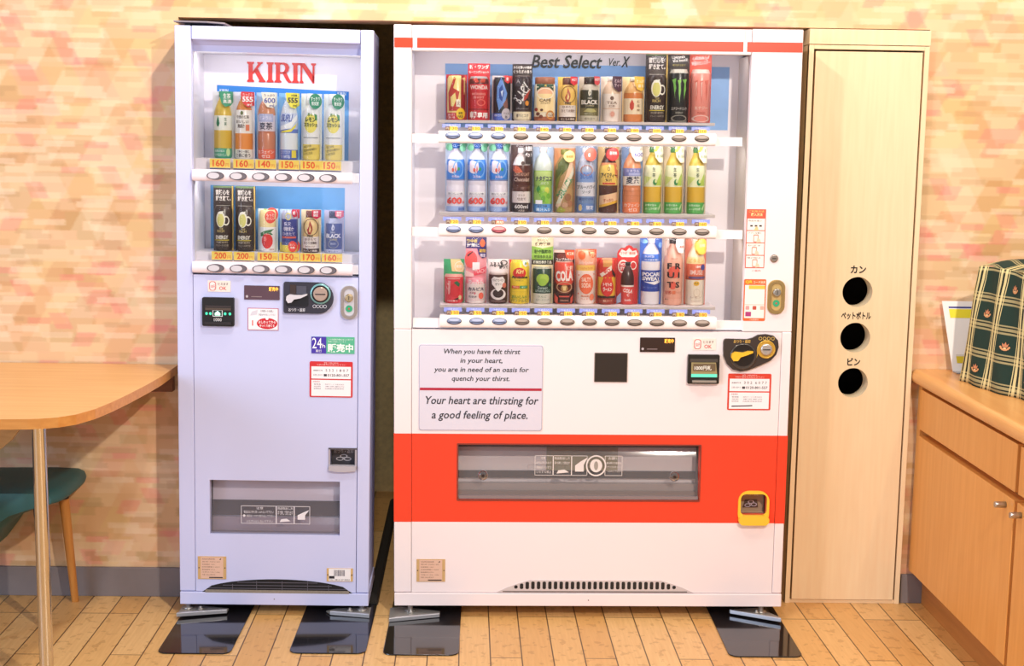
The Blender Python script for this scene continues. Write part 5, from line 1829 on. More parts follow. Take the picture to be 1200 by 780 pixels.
W(0, 808.8, 834.4, 61.5, DC_, 'tall salmon pink energy drink can with claw mark, rightmost, wide machine top row', 'can', .77, .90, 'e4604c', [(.93 * .77, 'f0988a'), (1, 'e8c0b4')], None,
  [T('心吹きあらす', -.8, .8, .92, .97, 'fbeae4', rot=.1), T('魅惑のモンスター', -.85, .85, .84, .90, 'fbeae4', rot=.1, bold=.001)],
  [p_([(-.68, .60), (-.34, .62), (-.42, .54), (-.36, .44), (-.46, .3), (-.54, .44), (-.56, .55)], 'e07a6a'), p_([(-.2, .60), (.14, .61), (.06, .52), (.1, .4), (0, .26), (-.1, .4), (-.12, .52)], 'e07a6a'), p_([(.24, .61), (.66, .62), (.52, .54), (.56, .44), (.44, .32), (.38, .44), (.42, .54)], 'e07a6a'),
   p_([(-.56, .58), (-.42, .59), (-.47, .5), (-.44, .42), (-.47, .36), (-.5, .46)], 'f6d0c4'), p_([(-.08, .58), (.04, .59), (0, .5), (.03, .42), (0, .34), (-.04, .44)], 'f6d0c4'), T('エナジー', -.6, .6, .19, .24, 'f8ded0'), T('PUNCH', -.35, .35, .13, .16, 'c85a4c'), ('o', 0, .06, .8, .05, .2, 'f8d8cc')])

# ---- wide machine, middle row
for i, (x0, lab) in enumerate(((522.4, 'blue labelled 600 ml water bottle, leftmost, wide machine middle row'),
                               (547.2, 'blue labelled 600 ml water bottle, second from left, wide machine middle row'),
                               (572.8, 'blue labelled 600 ml water bottle, above the red button, wide machine'))):
    W(1, x0, x0 + 24.4, 168, DB_, lab, 'pet', 1, .88, 'c6d6ec', [(.08, 'a8c0ea'), (.45, 'ece6f2'), (.47, '8a92b8'), (.76, '3f86dc'), (1, 'e8e6f4')], '2f6fd0',
      [r_(-1, 1, .9, 1, '9cc8c0'), e(-.6, .93, .3, .05, '5a9a78'), e(.7, .92, .3, .05, '6aa888'), e(.85, .97, .25, .04, '4a8a68')],
      [p_([(-.85, .70), (-.5, .75), (.1, .72), (.2, .62), (-.1, .55), (-.5, .56), (-.85, .6)], 'f6e8ee'), ('o', .25, .62, .5, .13, .2, '7fb4f0'), p_([(.0, .68), (.06, .62), (.03, .56), (-.05, .6)], 'd0304a'), e(-.25, .605, .12, .03, 'e06a5a'), e(.3, .62, .12, .025, '3a9a6a'),
       T('天然水', -.35, .35, .49, .53, 'f0d8e8'), r_(-.85, .85, .235, .29, 'f8f6fa'), T('おいしい水', -.7, .7, .245, .28, '6a6480'), T('600', -.82, .62, .11, .21, 'ee5a50', bold=.004), T('ml', .66, .84, .12, .16, 'ee5a50'), r_(.3, .85, .02, .06, '6a86c8')])
W(1, 598.8, 624, 170, DB_, '600 ml chocolate brown drink bottle with white shoulder, wide machine middle row', 'pet', .96, .86, '5a3a34', [(.14, '3a2826'), (.31, 'ece0de'), (.70, '5c3028'), (.82, 'f0e4e0'), (1, 'd8c8c4')], 'f4ecea',
  [r_(.3, 1, .72, 1, '33221e'), T('大容量', .3, .95, .91, .985, 'f4ece8', bold=.002), T('ペット', .3, .95, .82, .89, 'f4ece8', bold=.002)],
  [p_([(-.8, .70), (-.3, .68), (.1, .60), (-.5, .58), (-.8, .62)], 'd86a48'), e(.1, .73, .16, .03, '4a3028'), T('CAFE AU LAIT', -.7, .7, .54, .59, 'd8a890', shear=.2), T('Chocolat', -.7, .7, .46, .52, 'e6c8b8', shear=.2), p_([(-.8, .36), (-.5, .31), (-.2, .37), (.2, .30), (.5, .36), (.8, .31), (.8, .40), (-.8, .42)], '6a4034'),
   T('ミルク', -.3, .3, .24, .27, '8a6a60'), T('仕立て', -.4, .4, .18, .22, '8a6a60'), T('600ml', -.62, .62, .055, .115, 'f4ece8', bold=.002), T('大満足', -.3, .3, .01, .04, 'd8c8c0')])
W(1, 624.8, 648.6, 172, DB_, 'muscat grape drink bottle with green grapes, wide machine middle row', 'pet', 1, .92, 'bcd0ea', [(.13, '6aa8e6'), (.64, 'a6cf6a'), (1, 'd6e0d8')], 'f2efee', [],
  [r_(-.8, .8, .5, .63, 'c6dd8a'), T('ナタデココ', -.75, .8, .48, .56, '2c3a5a', bold=.004), T('ぶどう', -.3, .5, .43, .47, 'f2f8e6', bold=.002), e(-.4, .34, .22, .05, '7ebd3e'), e(-.05, .37, .22, .05, 'a8d654'), e(.35, .34, .22, .05, 'd8dc5c'), e(-.2, .28, .22, .05, '8cc848'), e(.2, .27, .22, .05, '98cc44'), e(.5, .25, .2, .045, '7ab83e'), e(0, .21, .22, .05, '6cb03a'), e(.35, .18, .2, .045, '8cc848'),
   p_([(-.7, .36), (-.45, .42), (-.3, .36), (-.55, .30)], '3f8a44'), r_(-.75, -.1, .13, .19, 'f0f0f4'), T('ぶどう味', -.6, .4, .085, .115, '5a3a6a'), T('果汁入り', -.7, .7, .02, .07, 'e6f2fb')])
W(1, 649.4, 674.2, 173, DB_, 'olive and orange wrapped energy bottle with slanted green lettering, wide machine middle row', 'pet', .98, .92, 'e39a64', [(.96, 'b89460'), (1, 'd8c890')], '8a8a3c',
  [e(.4, .87, .55, .09, 'f0dc8c'), T('強炭酸', .05, .75, .85, .89, 'c8802c')],
  [p_([(-.85, .72), (-.2, .86), (.5, .74), (-.2, .6), (-.85, .5)], '5f6a2c'), p_([(-.85, .5), (-.3, .64), (-.85, .3)], '8a8a3a'), p_([(-.85, .10), (-.5, .06), (.85, .72), (.85, .84), (.55, .84)], 'f3cfb0'), p_([(-.8, .14), (-.45, .14), (.85, .62), (.8, .72)], 'e8e4cc'), T('DEKAVITA', -1.05, 1.05, .34, .44, '4a9a68', bold=.003, rot=1.02),
   e(.3, .24, .3, .06, '9a6a48'), e(.5, .14, .3, .05, 'b07a58'), e(.0, .12, .3, .04, 'c49a7a'), p_([(-.8, .02), (-.5, .1), (.1, .04), (-.2, .0)], 'a8a83c'), e(.25, .875, .42, .07, 'f0dc8c'), T('強炭酸', .0, .55, .86, .895, 'c8802c')])
W(1, 674.6, 699.2, 170.6, DB_, 'blue grey bottle with a pink red seal at the neck, wide machine middle row', 'slope', .98, .92, '9db2d0', [(.25, '7f9ac6'), (.46, 'e0dfe8'), (.62, '8ba6da'), (.78, 'aeb6cc'), (1, 'c8cede')], 'dfe0e8',
  [e(.35, .88, .58, .1, 'ee6a58'), e(.2, .87, .1, .03, 'f8e4e0')],
  [T('ブルーハワイ', -.85, .85, .36, .42, '4a5060', bold=.002), T('ソーダ', -.4, .4, .29, .34, '5a6070'), ('o', 0, .64, .6, .08, .15, 'c08a7a'), T('SODA', -.6, .6, .51, .6, '5f86d0', bold=.002), T('夏だけの味', -.7, .7, .19, .23, '4a62a0'), r_(-.85, .85, .03, .14, '6a8ac2'), e(-.55, .08, .16, .05, 'e6c88c'), T('限定', .0, .7, .05, .11, 'f0f0f8'), e(.22, .87, .45, .09, 'ee6a58'), e(.0, .86, .1, .03, 'fbeae6')])
W(1, 700.8, 725.6, 171, DB_, 'dark iced coffee bottle with a yellow label and red round seal, wide machine middle row', 'slope', .99, .88, 'e8c488', [(.42, '5a3428'), (.76, 'f2cf6a'), (1, '4a2a22')], '5a342a',
  [e(.35, .89, .55, .1, 'dc3c38'), T('新発売', .0, .7, .88, .93, 'fbe6dc')],
  [p_([(-.85, .71), (0, .74), (.85, .71), (.85, .76), (-.85, .76)], 'e49a6a'), p_([(.45, .74), (.85, .74), (.85, .52), (.6, .56)], 'd8784c'), ('o', -.05, .67, .12, .03, .3, '4a3020'), T('アイスティー', -.75, .75, .53, .61, '3a261c', bold=.003), T('贅沢', -.35, .25, .48, .52, '6a4a34'), r_(-.6, .6, .435, .46, 'd8503c'),
   p_([(-.85, .26), (.85, .32), (.85, .16), (-.85, .08)], 'efc8a0'), p_([(-.85, .12), (.85, .2), (.85, .16), (-.85, .08)], 'e8b43c'), T('すっきり', -.5, .4, .17, .22, 'b8503c', rot=.06), e(.2, .88, .5, .1, 'dc3c38'), T('新発売', -.15, .55, .87, .92, 'fbe6dc')])
W(1, 728.4, 753.4, 170.8, DB_, '600 ml barley tea bottle with an orange band, wide machine middle row', 'pet', .99, .86, '86a6d4', [(.17, 'f08a5c'), (.42, 'd98a60'), (.56, 'f4ece6'), (.68, '8088c4'), (1, 'e09a70')], 'f0e6da',
  [p_([(-.35, 1), (1, 1), (1, .82), (.7, .78), (.2, .78), (-.2, .88)], 'f6ead2'), T('600', .05, .95, .85, .92, '5a60a8', bold=.002), T('たっぷり', .05, .9, .945, .98, '8a7a70')],
  [T('ミネラル', -.6, .6, .62, .66, 'eae8fa'), r_(-.4, .9, .57, .61, 'b6bce6'), T('麦茶', -.6, .65, .445, .555, '3a3850', bold=.002), T('カフェイン', -.75, .75, .10, .15, 'fbeadf'), T('ゼロ', -.4, .4, .03, .085, 'fbeadf'), r_(-.85, .85, .335, .34, 'c07a50'), r_(-.85, .85, .265, .27, 'c07a50')])
for x0, lab in ((753.4, 'green tea bottle with a leaf mark, third from right, wide machine middle row'),
                (778, 'green tea bottle with a leaf mark, second from right, wide machine middle row'),
                (804.6, 'green tea bottle with a leaf mark, rightmost, wide machine middle row')):
    W(1, x0, x0 + 23.8, 169.8, DB_, lab, 'slope', .99, .88, 'ead9bc', [(.17, '62b85c'), (.40, 'e0b63c'), (.72, 'eef0c8'), (1, 'dcc050')], '4f8a4a',
      [p_([(-.1, 1), (1, 1), (1, .76), (.5, .76), (.1, .84)], 'f3ecd2'), T('お茶', .3, .8, .91, .97, '8a9a6a'), T('濃い旨み', .2, .9, .83, .88, '8a9a6a'), p_([(.1, 1), (.5, 1), (.2, .92), (-.1, .92)], 'c8d83c')],
      [p_([(.1, .42), (.85, .66), (.85, .42)], 'b8d45c'), p_([(-.85, .42), (-.2, .54), (-.85, .56)], 'd8e48a'), T('生', -.15, .15, .63, .69, '4a5a3a'), T('茶', -.15, .15, .545, .605, '4a5a3a'), e(.12, .47, .2, .045, '2f8a4a'), e(.2, .485, .12, .028, 'dce8a8'),
       T('お茶の旨み', -.75, .3, .11, .145, 'e8f6e0'), T('ふくよかな香り', -.75, .45, .055, .095, 'e8f6e0'), p_([(.55, .04), (.8, .14), (.7, .15), (.5, .08)], 'd8f0b8')])

# ---- wide machine, bottom row
W(2, 519.6, 543.8, 304, DC_, 'red tomato can under a green header card, leftmost, wide machine bottom row', 'can', .67, .92, '3fa06a', [(.60, 'e6414a'), (1, 'f0a89c')], None,
  [p_([(-.35, 1), (.6, 1), (1, .8), (.9, .7), (-.2, .72)], 'e8c890'), ('o', .5, .83, .45, .12, .12, 'f2e6d2'), T('完熟', .2, .8, .8, .87, 'f6ece0')],
  [e(.1, .3, .5, .16, 'd42c34'), p_([(.0, .48), (.3, .52), (.6, .45), (.5, .38), (.25, .42)], '2f6a44'), p_([(-.55, .52), (-.3, .52), (-.36, .25), (-.5, .2)], 'f0a09c'), T('トマト', -.7, -.35, .2, .5, 'f8d0c8'), r_(-.6, .6, .56, .575, 'f8d0c8'), e(.6, .14, .15, .05, 'e8d09c'), p_([(.0, .1), (.5, .14), (.4, .08)], '4a2420'), T('100%果汁', -.6, .4, .045, .08, 'f8dcd4')])
W(2, 545.4, 569.8, 278, DC_, 'white peach soda can under a purple and pink header card, wide machine bottom row', 'can', .39, .93, 'f2a0a8', [(.30, 'f6e8e4'), (1, 'f6a2ae')], None,
  [r_(-1, 1, .83, 1, '3a2a6a'), T('熱中症', -.9, .1, .915, .97, 'f6d86a', bold=.002), T('対策に', -.9, .3, .85, .905, 'f6efe6', bold=.002), e(.6, .91, .24, .06, 'f06a3a'), p_([(.58, 1.0), (.64, .95), (.54, .95)], 'f06a3a'), p_([(.3, .91), (.42, .93), (.42, .89)], 'f06a3a'), p_([(.9, .91), (.78, .93), (.78, .89)], 'f06a3a'),
   e(-.5, .66, .6, .13, 'ec5a58'), p_([(-.85, .73), (-.3, .79), (-.3, .77), (-.8, .7)], '5a2a2a'), p_([(.1, .83), (1, .83), (1, .7), (.6, .68), (.25, .74)], '3a2a6a'), T('期間', .3, .9, .77, .82, 'f4c83c'), T('限定', .4, .9, .70, .75, 'f0e4f0'),
   r_(-.35, .35, .50, .62, 'fbeef0'), p_([(-.2, .48), (1, .56), (1, .46), (-.2, .42)], 'e8485c'), T('PEACH', -.1, .9, .455, .52, 'f8b8bc', rot=.06, bold=.002), p_([(-1, .5), (-.2, .44), (-.2, .4), (-1, .4)], 'f8d0cc')],
  [T('Peach', -.7, .7, .27, .36, 'fbe8ea', bold=.002), T('カルピス', -.75, .75, .195, .25, '2a2c4a', bold=.004), T('水蜜桃', -.6, .0, .15, .18, 'b06a74'), e(.5, .12, .24, .05, 'f0705a'), e(-.1, .155, .06, .015, 'e8707c'), T('乳酸菌', -.7, .1, .09, .12, '8a7a80'), r_(-.8, .8, .055, .06, 'e0b0a8')])
W(2, 571.4, 595.4, 303.5, DC_, 'brown milk coffee jelly can under a white wavy header card, wide machine bottom row', 'can', .72, .92, 'efe0de', [(.66, '553630'), (.69, 'b8a49c'), (1, 'd8ccc8')], None,
  [T('ふるふる', -.85, .5, .82, .93, '2c2426', bold=.004), T('振って', .1, .95, .78, .86, '2c2426', bold=.003), ('o', .55, .92, .35, .06, .3, '3a2c2c')],
  [p_([(-.65, .56), (-.4, .62), (.0, .6), (.45, .62), (.65, .54), (.55, .42), (.2, .34), (-.3, .36), (-.6, .44)], 'f3ecea'), T('ミルクコーヒー', -.55, .6, .51, .57, '3a2a28', bold=.002), T('ゼリー', -.3, .3, .42, .48, '3a2a28', bold=.002), e(.6, .42, .2, .06, 'd87a64'),
   e(0, .22, .75, .13, 'ece2de'), e(0, .24, .52, .10, '3f2824'), p_([(-.3, .34), (0, .28), (.3, .34), (.2, .36), (-.2, .36)], 'f6f0ee'), r_(-.7, .7, .06, .07, 'b8948c')])
W(2, 596.2, 619.8, 304, DC_, 'yellow arginine drink can with a red oval logo, wide machine bottom row', 'can', .99, .93, 'e8382e', [(.97, 'f6d83c'), (1, 'd8b44c')], None,
  [r_(-.8, 1, 0, 1, 'f6d83c'), p_([(.2, 1), (1, 1), (1, .86), (.6, .82), (.25, .9)], 'f4f2ec')],
  [p_([(.3, .98), (.85, .98), (.85, .88), (.6, .85), (.35, .9)], 'f4f2ec'), T('新', .5, .7, .9, .96, '3a9a7a'), e(.0, .71, .64, .125, 'e2372c'), T('Kiri', -.3, .4, .7, .8, 'fbe8a0', bold=.003, shear=.2), T('Arginine', -.78, .8, .57, .65, '3a3a24', bold=.004), T('アルギニン', -.4, .4, .525, .555, '6a5a2c'), r_(-.75, 0, .36, .42, 'e05a3c'), r_(.05, .8, .36, .42, '3c9a5a'),
   T('800mg', -.6, -.1, .375, .41, 'f8e8c0'), T('ゼロ', .2, .65, .375, .41, 'e8f6e0'), r_(-.7, .7, .28, .285, 'c8a83c'), T('おいしい!', -.75, .75, .13, .2, '5a8a3a', bold=.003), T('パワフルに', -.8, .8, .045, .115, '6a7a34', bold=.002)])
W(2, 622.6, 647.8, 277, DC_, 'tall dark green apple can under a cream and green header card, wide machine bottom row', 'can', .56, .88, 'f3e2b4', [(.16, 'dcd8c8'), (.53, '2f4a3c'), (1, 'b8b8a4')], None,
  [p_([(-1, .86), (0, .83), (1, .86), (1, .66), (-1, .66)], '93bf4a'), r_(-1, 1, .585, .66, '2a2a1e'), T('おいしく', -.5, .5, .93, .97, '6a5a3a', bold=.001), T('健康管理', -.7, .7, .865, .92, '6a5030', bold=.002), T('糖や脂肪の', -.75, .8, .75, .81, '33501c', bold=.002), T('吸収を抑える', -.75, .8, .68, .73, '33501c', bold=.002), T('機能性表示食品', -.85, .85, .60, .645, 'f0ecd8', bold=.002)],
  [e(-.15, .38, .42, .075, 'a9cf4c'), e(.2, .38, .4, .075, 'b4d656'), e(0, .33, .42, .055, 'a0c848'), p_([(-.02, .46), (.08, .49), (.1, .47), (.04, .44)], '7a9a3a'), T('Sweet', -.45, .5, .225, .27, 'b8ccc0', bold=.001), T('SPARKLING', -.65, .7, .18, .215, 'b8ccc0', bold=.001), T('りんご', -.4, .4, .1, .13, '7a8a6a'), T('スパークリング', -.6, .6, .05, .08, '8a9080'), e(.7, .29, .12, .025, '5a9a6a')])
W(2, 648.4, 672.8, 292, DC_, 'red and black COLA can with a dark header strip, wide machine bottom row', 'can', .80, .93, '3a1a14', [(.02, 'e06a4c'), (.36, '4a241c'), (.78, 'e2503c'), (1, 'd8a898')], None,
  [r_(-1, 1, .95, 1, 'f0d0c0'), e(-.2, .88, .5, .06, '6a2a1c'), p_([(.0, 1), (1, 1), (1, .84), (.7, .8), (.2, .86)], 'e2542c'), T('新発売', .25, .9, .9, .96, 'fbe8c8', bold=.002), T('コップみたい', -.8, .8, .80, .85, 'f4ece4', bold=.002)],
  [T('昭和', .1, .8, .62, .72, 'f8d8c8', bold=.003), T('COLA', -.82, .82, .43, .63, 'fbf2ec', bold=.005, rot=.05), p_([(-.9, .42), (-.4, .3), (.4, .3), (.9, .42), (.9, .3), (.4, .2), (-.4, .2), (-.9, .3)], '7a3a28'), ('o', 0, .32, .75, .1, .12, 'd8b088'), e(0, .3, .34, .07, 'b8884c'), p_([(-.2, .34), (.2, .34), (.1, .26), (-.1, .26)], 'e8d090'), r_(-.5, .5, .135, .16, 'e05a48'),
   p_([(-.93, .2), (-.6, .12), (-.6, .02), (-.93, .02)], 'e8604c'), p_([(.93, .2), (.6, .12), (.6, .02), (.93, .02)], 'e8604c'), T('炭酸飲料', -.4, .4, .06, .09, 'c88a70')])
W(2, 673.6, 698.4, 291, DC_, 'peach orange soda can with a round lettered disc, wide machine bottom row', 'can', .985, .92, 'f0a27c', [(.62, 'fae8de'), (.72, 'f8d06a'), (.985, 'f5b090')], None, [p_([(.2, 1), (1, 1), (1, .84), (.6, .8), (.2, .9)], 'e86a38')],
  [e(-.45, .9, .34, .08, 'f0713c'), p_([(.15, .975), (.85, .975), (.85, .88), (.6, .85), (.25, .9)], 'e8703c'), T('期間', .3, .7, .92, .96, 'fbe8b0'), T('限定', .35, .75, .875, .91, 'fbe8b0'), T('Salty Lychee', -.7, .6, .73, .8, 'fbe6dc', shear=.2), T('ソルティライチ', -.6, .6, .64, .69, 'd8703c'), e(.0, .38, .68, .185, 'f0764c'),
   T('SALTY', -.45, .45, .42, .5, 'fbd8c4', bold=.004), T('SODA', -.45, .45, .31, .4, 'fbd8c4', bold=.004), e(.55, .14, .22, .06, 'f08a64'), T('微炭酸', -.5, .3, .14, .175, 'd87a54'), T('ライチ', -.5, .2, .09, .12, 'd87a54'), e(-.7, .54, .05, .014, 'e87a54'), e(.72, .56, .05, .014, 'e87a54'), e(-.72, .2, .05, .014, 'e87a54')])
W(2, 698.8, 722.4, 301, DC_, 'red and gold curry soup can with a flame disc, wide machine bottom row', 'can', .98, .90, 'd63a2c', [(.14, 'a8402c'), (.19, '5a3420'), (.60, 'e8b83c'), (.97, 'd23a2c'), (1, 'b87a5c')], None, [r_(-.5, .5, .97, 1, 'd8b08a')],
  [r_(-.45, .45, .82, .97, 'd89a54'), p_([(-.75, .66), (.4, .86), (.45, .76), (-.55, .6)], 'f2e6d8'), T('辛口', -.4, .25, .68, .78, 'd8342c', bold=.004, rot=.25), p_([(.4, .8), (.8, .66), (.8, .58), (.5, .66)], '3a2a24'), e(.0, .38, .64, .2, 'd8322a'), p_([(-.5, .5), (-.35, .64), (-.2, .55), (0, .68), (.2, .55), (.38, .64), (.5, .5), (0, .44)], 'e0442c'),
   T('トマトの', -.42, .45, .40, .48, 'fbf0e4', bold=.004), T('ラーメン', -.42, .45, .29, .38, 'fbf0e4', bold=.004), r_(-.85, .85, .15, .18, '3a2a1c'), T('飲むスープ', -.4, .5, .06, .11, 'f0c8a8')])
cloud = [(-1, 0), (1, 0), (1, .84), (.98, .9), (.8, .95), (.5, .95), (.35, .985), (.1, 1), (-.15, .985), (-.3, .95), (-.65, .95), (-.9, .91), (-1, .85)]
W(2, 723, 747.8, 286, DB_, 'red cloud-topped card with a tilted dark cola bottle, wide machine bottom row', 'slope', .72, .62, 'd43430', [(.30, 'e05048'), (.33, 'f0e4dc'), (1, '4a2c26')], '2c1c1a',
  [p_([(-.88, .85), (-.6, .93), (-.2, .9), (.1, .96), (.4, .9), (.75, .92), (.92, .85), (.6, .8), (0, .8), (-.6, .8)], 'f6dcd0'), T('コラボ', -.75, -.1, .84, .89, 'd06a54'), T('新味', .1, .7, .84, .89, 'd06a54'), e(-.45, .64, .5, .115, 'f2e0d4'), e(-.45, .64, .38, .085, 'cf322e'), T('HOT', -.7, -.2, .65, .7, 'fbf0e8', bold=.003), T('STYLE', -.75, -.15, .585, .635, 'fbf0e8', bold=.003),
   ('o', .5, .66, .32, .075, .25, 'f6e4da'), p_([(-1, .12), (-.6, .2), (-.3, .06), (-1, 0)], 'b8c8e8')],
  [T('COLA', -.45, .45, .2, .27, 'fbf0ea', bold=.004, rot=-.15), T('C', -.1, .12, .14, .19, 'fbf0ea', bold=.003), T('bottle', -.3, .3, .06, .1, 'fbf0ea')], shape=cloud)
W(2, 749.6, 775.2, 276.5, DB_, 'blue and white sports drink bottle with navy label, wide machine bottom row', 'pet', 1, .86, '4a78d8', [(.20, 'ece6ea'), (.52, '2f49a8'), (.65, 'f0eaee'), (.76, '3f76d8'), (1, 'eae6ec')], 'f4f0f2', [e(-.7, .95, .3, .03, '7aa8ec'), e(.75, .9, .2, .04, '6a98e4')],
  [T('POCARI', -.8, .82, .43, .49, 'f6f4fa', bold=.005), T('SWEAT', -.8, .82, .365, .425, 'f6f4fa', bold=.005), p_([(-.7, .35), (-.2, .345), (.85, .37), (.85, .34), (.3, .305), (-.1, .32)], 'f6f4fa'), T('イオンサプライ', -.65, .3, .5, .515, 'aab8ea'), T('ドリンク', -.7, .5, .25, .275, '8a9ade'), T('水分補給', -.65, .2, .71, .745, 'e6eefa'), T('熱中症対策に', -.65, .7, .66, .69, 'e6eefa')])
W(2, 775.6, 801.8, 277, DB_, 'salmon bottle with large black FRUITS lettering in three lines, wide machine bottom row', 'slope', 1, .88, 'eedbd0', [(1, 'f1b49c')], '4a3a38', [p_([(.1, 1), (1, 1), (1, .84), (.7, .78), (.3, .8), (.05, .9)], 'f8ece4'), T('おいしい', .3, .9, .92, .96, 'd86a54'), T('果実', .35, .85, .86, .9, 'd86a54'), r_(-.85, -.7, .75, .98, 'c8a898')],
  [e(0, .5, .52, .09, 'e8604c'), e(-.1, .3, .3, .06, 'e8604c'), T('F R', -.6, .62, .545, .635, '2c2422', bold=.003), T('U I', -.6, .5, .41, .5, '2c2422', bold=.003), T('T S', -.6, .5, .265, .355, '2c2422', bold=.003), T('甘熟', -.75, -.2, .165, .22, 'c8503c', bold=.002), r_(-.15, .15, .17, .22, 'e07a54'), T('ミックス', .2, .65, .18, .21, 'c87a6a'), T('果汁', -.75, -.45, .08, .1, '8a5a4c'), T('FRUIT', -.3, .3, .69, .71, 'b87a6a'), r_(-.8, .8, .11, .115, 'e89a84')])
W(2, 802.8, 827.4, 276.5, DB_, 'white yogurt drink bottle with an orange red band, rightmost in wide machine bottom row', 'slope', .99, .90, 'ee8a70', [(.38, 'f6ead8'), (.44, 'c8684c'), (.62, 'e87858'), (.72, 'f4dca0'), (1, 'f4dcc0')], 'f4e4d0',
  [e(.45, .88, .56, .12, 'f3c44c'), T('お得', .15, .75, .87, .92, 'f8e8b0')],
  [T('ビタミン', -.7, .7, .64, .70, 'd8b04c', bold=.001), T('IMUSE', -.6, .6, .46, .53, 'f8dcd0', bold=.002), r_(-.7, .85, .40, .43, '6a5a8a'), T('iM', -.1, .35, .56, .6, 'fbe6dc', bold=.002), e(.6, .57, .2, .045, '4a50a0'), e(0, .33, .28, .035, 'f0c03c'), T('免疫', -.2, .2, .315, .345, '8a6a2c'), ('o', .05, .19, .32, .06, .12, 'e0ccb4'), T('レモン', -.5, .5, .11, .14, 'c8b09c'), T('YOGURT', -.5, .5, .055, .08, 'd8c4b0'), e(.25, .87, .5, .12, 'f3c44c'), T('お得', .0, .6, .86, .91, 'f8e8b0')])

# ------------------------------------------------------------------ recycling bin cabinet
CREAM = wood_material('cream_laminate', 'eccfa6', 'f0d7b0', 'z', .8, .4)
CREAM2 = M('e8cba2', .4)
t = thing('recycling_bin', 'tall cream recycling bin cabinet with three round holes, right of the wide machine', 'recycling bin', (1.172, .154, 0))
hw, dx0, dx1 = .190, -.1685, .1685
b = MB()
b.box(-hw, -hw + .016, .004, .55, 0, 1.815, CREAM2)
b.box(hw - .016, hw, .004, .55, 0, 1.815, CREAM2)
b.box(-hw + .016, hw - .016, .53, .55, 0, 1.815, CREAM2)
b.box(-hw + .016, hw - .016, .33, .34, .02, 1.79, M('0f0d0c', .8))
b.box(-hw + .016, hw - .016, .004, .55, .0, .012, CREAM2)
b.build('bin_body', t, .001)
b = MB()
b.box(-hw, dx0 - .006, 0, .02, 0, 1.815, CREAM)
b.box(dx1 + .006, hw, 0, .02, 0, 1.815, CREAM)
b.box(dx0 - .006, dx1 + .006, 0, .02, 1.8015, 1.815, CREAM)
b.build('bin_frame', t, .001)
MB().box(-hw - .001, hw + .001, -.003, .55, 1.8165, 1.8635, CREAM).build('top_cap', t, .001)
# door with three real holes through it
b = MB()
holes = (1.0385, .8905, .7425)
R_, TH = .0485, .060
zlo, zhi = .014, 1.7955
ys = [zlo] + [v for h in reversed(holes) for v in (h - .065, h + .065)] + [zhi]
for k in range(len(ys) - 1):
    if k % 2 == 0:
        b.rect(dx0, dx1, ys[k], ys[k + 1], 0, CREAM)
    else:
        h = (ys[k] + ys[k + 1]) / 2
        N = 40
        circ = [(R_ * math.cos(2 * PI * i / N), h + R_ * math.sin(2 * PI * i / N)) for i in range(N)]

        def edge(i):
            a = 2 * PI * i / N
            c, s = math.cos(a), math.sin(a)
            m = min(dx1 / abs(c) if abs(c) > 1e-6 else 9, .065 / abs(s) if abs(s) > 1e-6 else 9)
            return m * c, h + m * s
        corners = sorted([(math.atan2(sz * .065, sx * dx1) % (2 * PI), (sx * dx1, h + sz * .065)) for sx in (-1, 1) for sz in (-1, 1)])
        for i in range(N):
            j = (i + 1) % N
            a0, a1 = 2 * PI * i / N, 2 * PI * (i + 1) / N
            mid = [p for a, p in corners if a0 + 1e-6 < a < a1 - 1e-6]
            pts = [circ[i], edge(i)] + mid + [edge(j), circ[j]]
            b.flat(pts, 0, CREAM)
            b.add([(circ[i][0], 0, circ[i][1]), (circ[j][0], 0, circ[j][1]), (circ[j][0], TH, circ[j][1]), (circ[i][0], TH, circ[i][1])], [(0, 1, 2, 3)], M('f2e0be', .4), True)
p = [(dx0, zlo), (dx1, zlo), (dx1, zhi), (dx0, zhi)]
for i in range(4):
    a, c = p[i], p[(i + 1) % 4]
    b.add([(a[0], 0, a[1]), (c[0], 0, c[1]), (c[0], .03, c[1]), (a[0], .03, a[1])], [(0, 1, 2, 3)], CREAM2)
door = b.build('door', t)
for s, zc, ww in (('カン', 1.111, .050), ('ペットボトル', .962, .096), ('ビン', .812, .042)):
    b = MB()
    b.text(s, -ww / 2 - .001, ww / 2 - .001, zc - .0125, zc + .0125, -.0008, '1a1512', bold=.003)
    b.build('lettering', door)

# ------------------------------------------------------------------ sideboard, cloth, leaflet (right)
OAK = wood_material('beech_veneer', 'd8944a', 'e2a258', 'z', .7, .38)
OAKT = wood_material('beech_top', 'd99a58', 'e4aa68', 'y', .6, .3)
t = thing('sideboard', 'low beech sideboard with drawers above doors, along the right edge', 'sideboard', (1.39, .16, 0))
Y1, Y0 = 0.0, -1.72
b = MB()
b.box(.034, .50, Y0, Y1 - .035, .115, .735, OAK)
b.box(.0, .50, Y1 - .034, Y1, .115, .735, OAK)
b.build('carcass', t)
MB().box(.048, .50, Y0, Y1, 0, .115, wood_material('beech_plinth', 'a86c34', 'b6783e', 'y', .6, .45)).build('plinth', t)
b = MB()
prof = [(.014 - .026 * math.cos(a) if False else -.008 - .018 * math.cos(a), .765 + .023 * math.sin(a)) for a in [math.radians(-90 + 15 * i) for i in range(13)]]
prof += [(.52, .788), (.52, .742)]
n = len(prof)
P = [(x, y, z) for y in (Y0, Y1 + .012) for x, z in prof]
b.add(P, [(i, (i + 1) % n, (i + 1) % n + n, i + n) for i in range(n)] + [tuple(range(n - 1, -1, -1)), tuple(range(n, 2 * n))], OAKT)
b.build('worktop', t, .002)
KNOB = M('bdbab4', .3, .9)
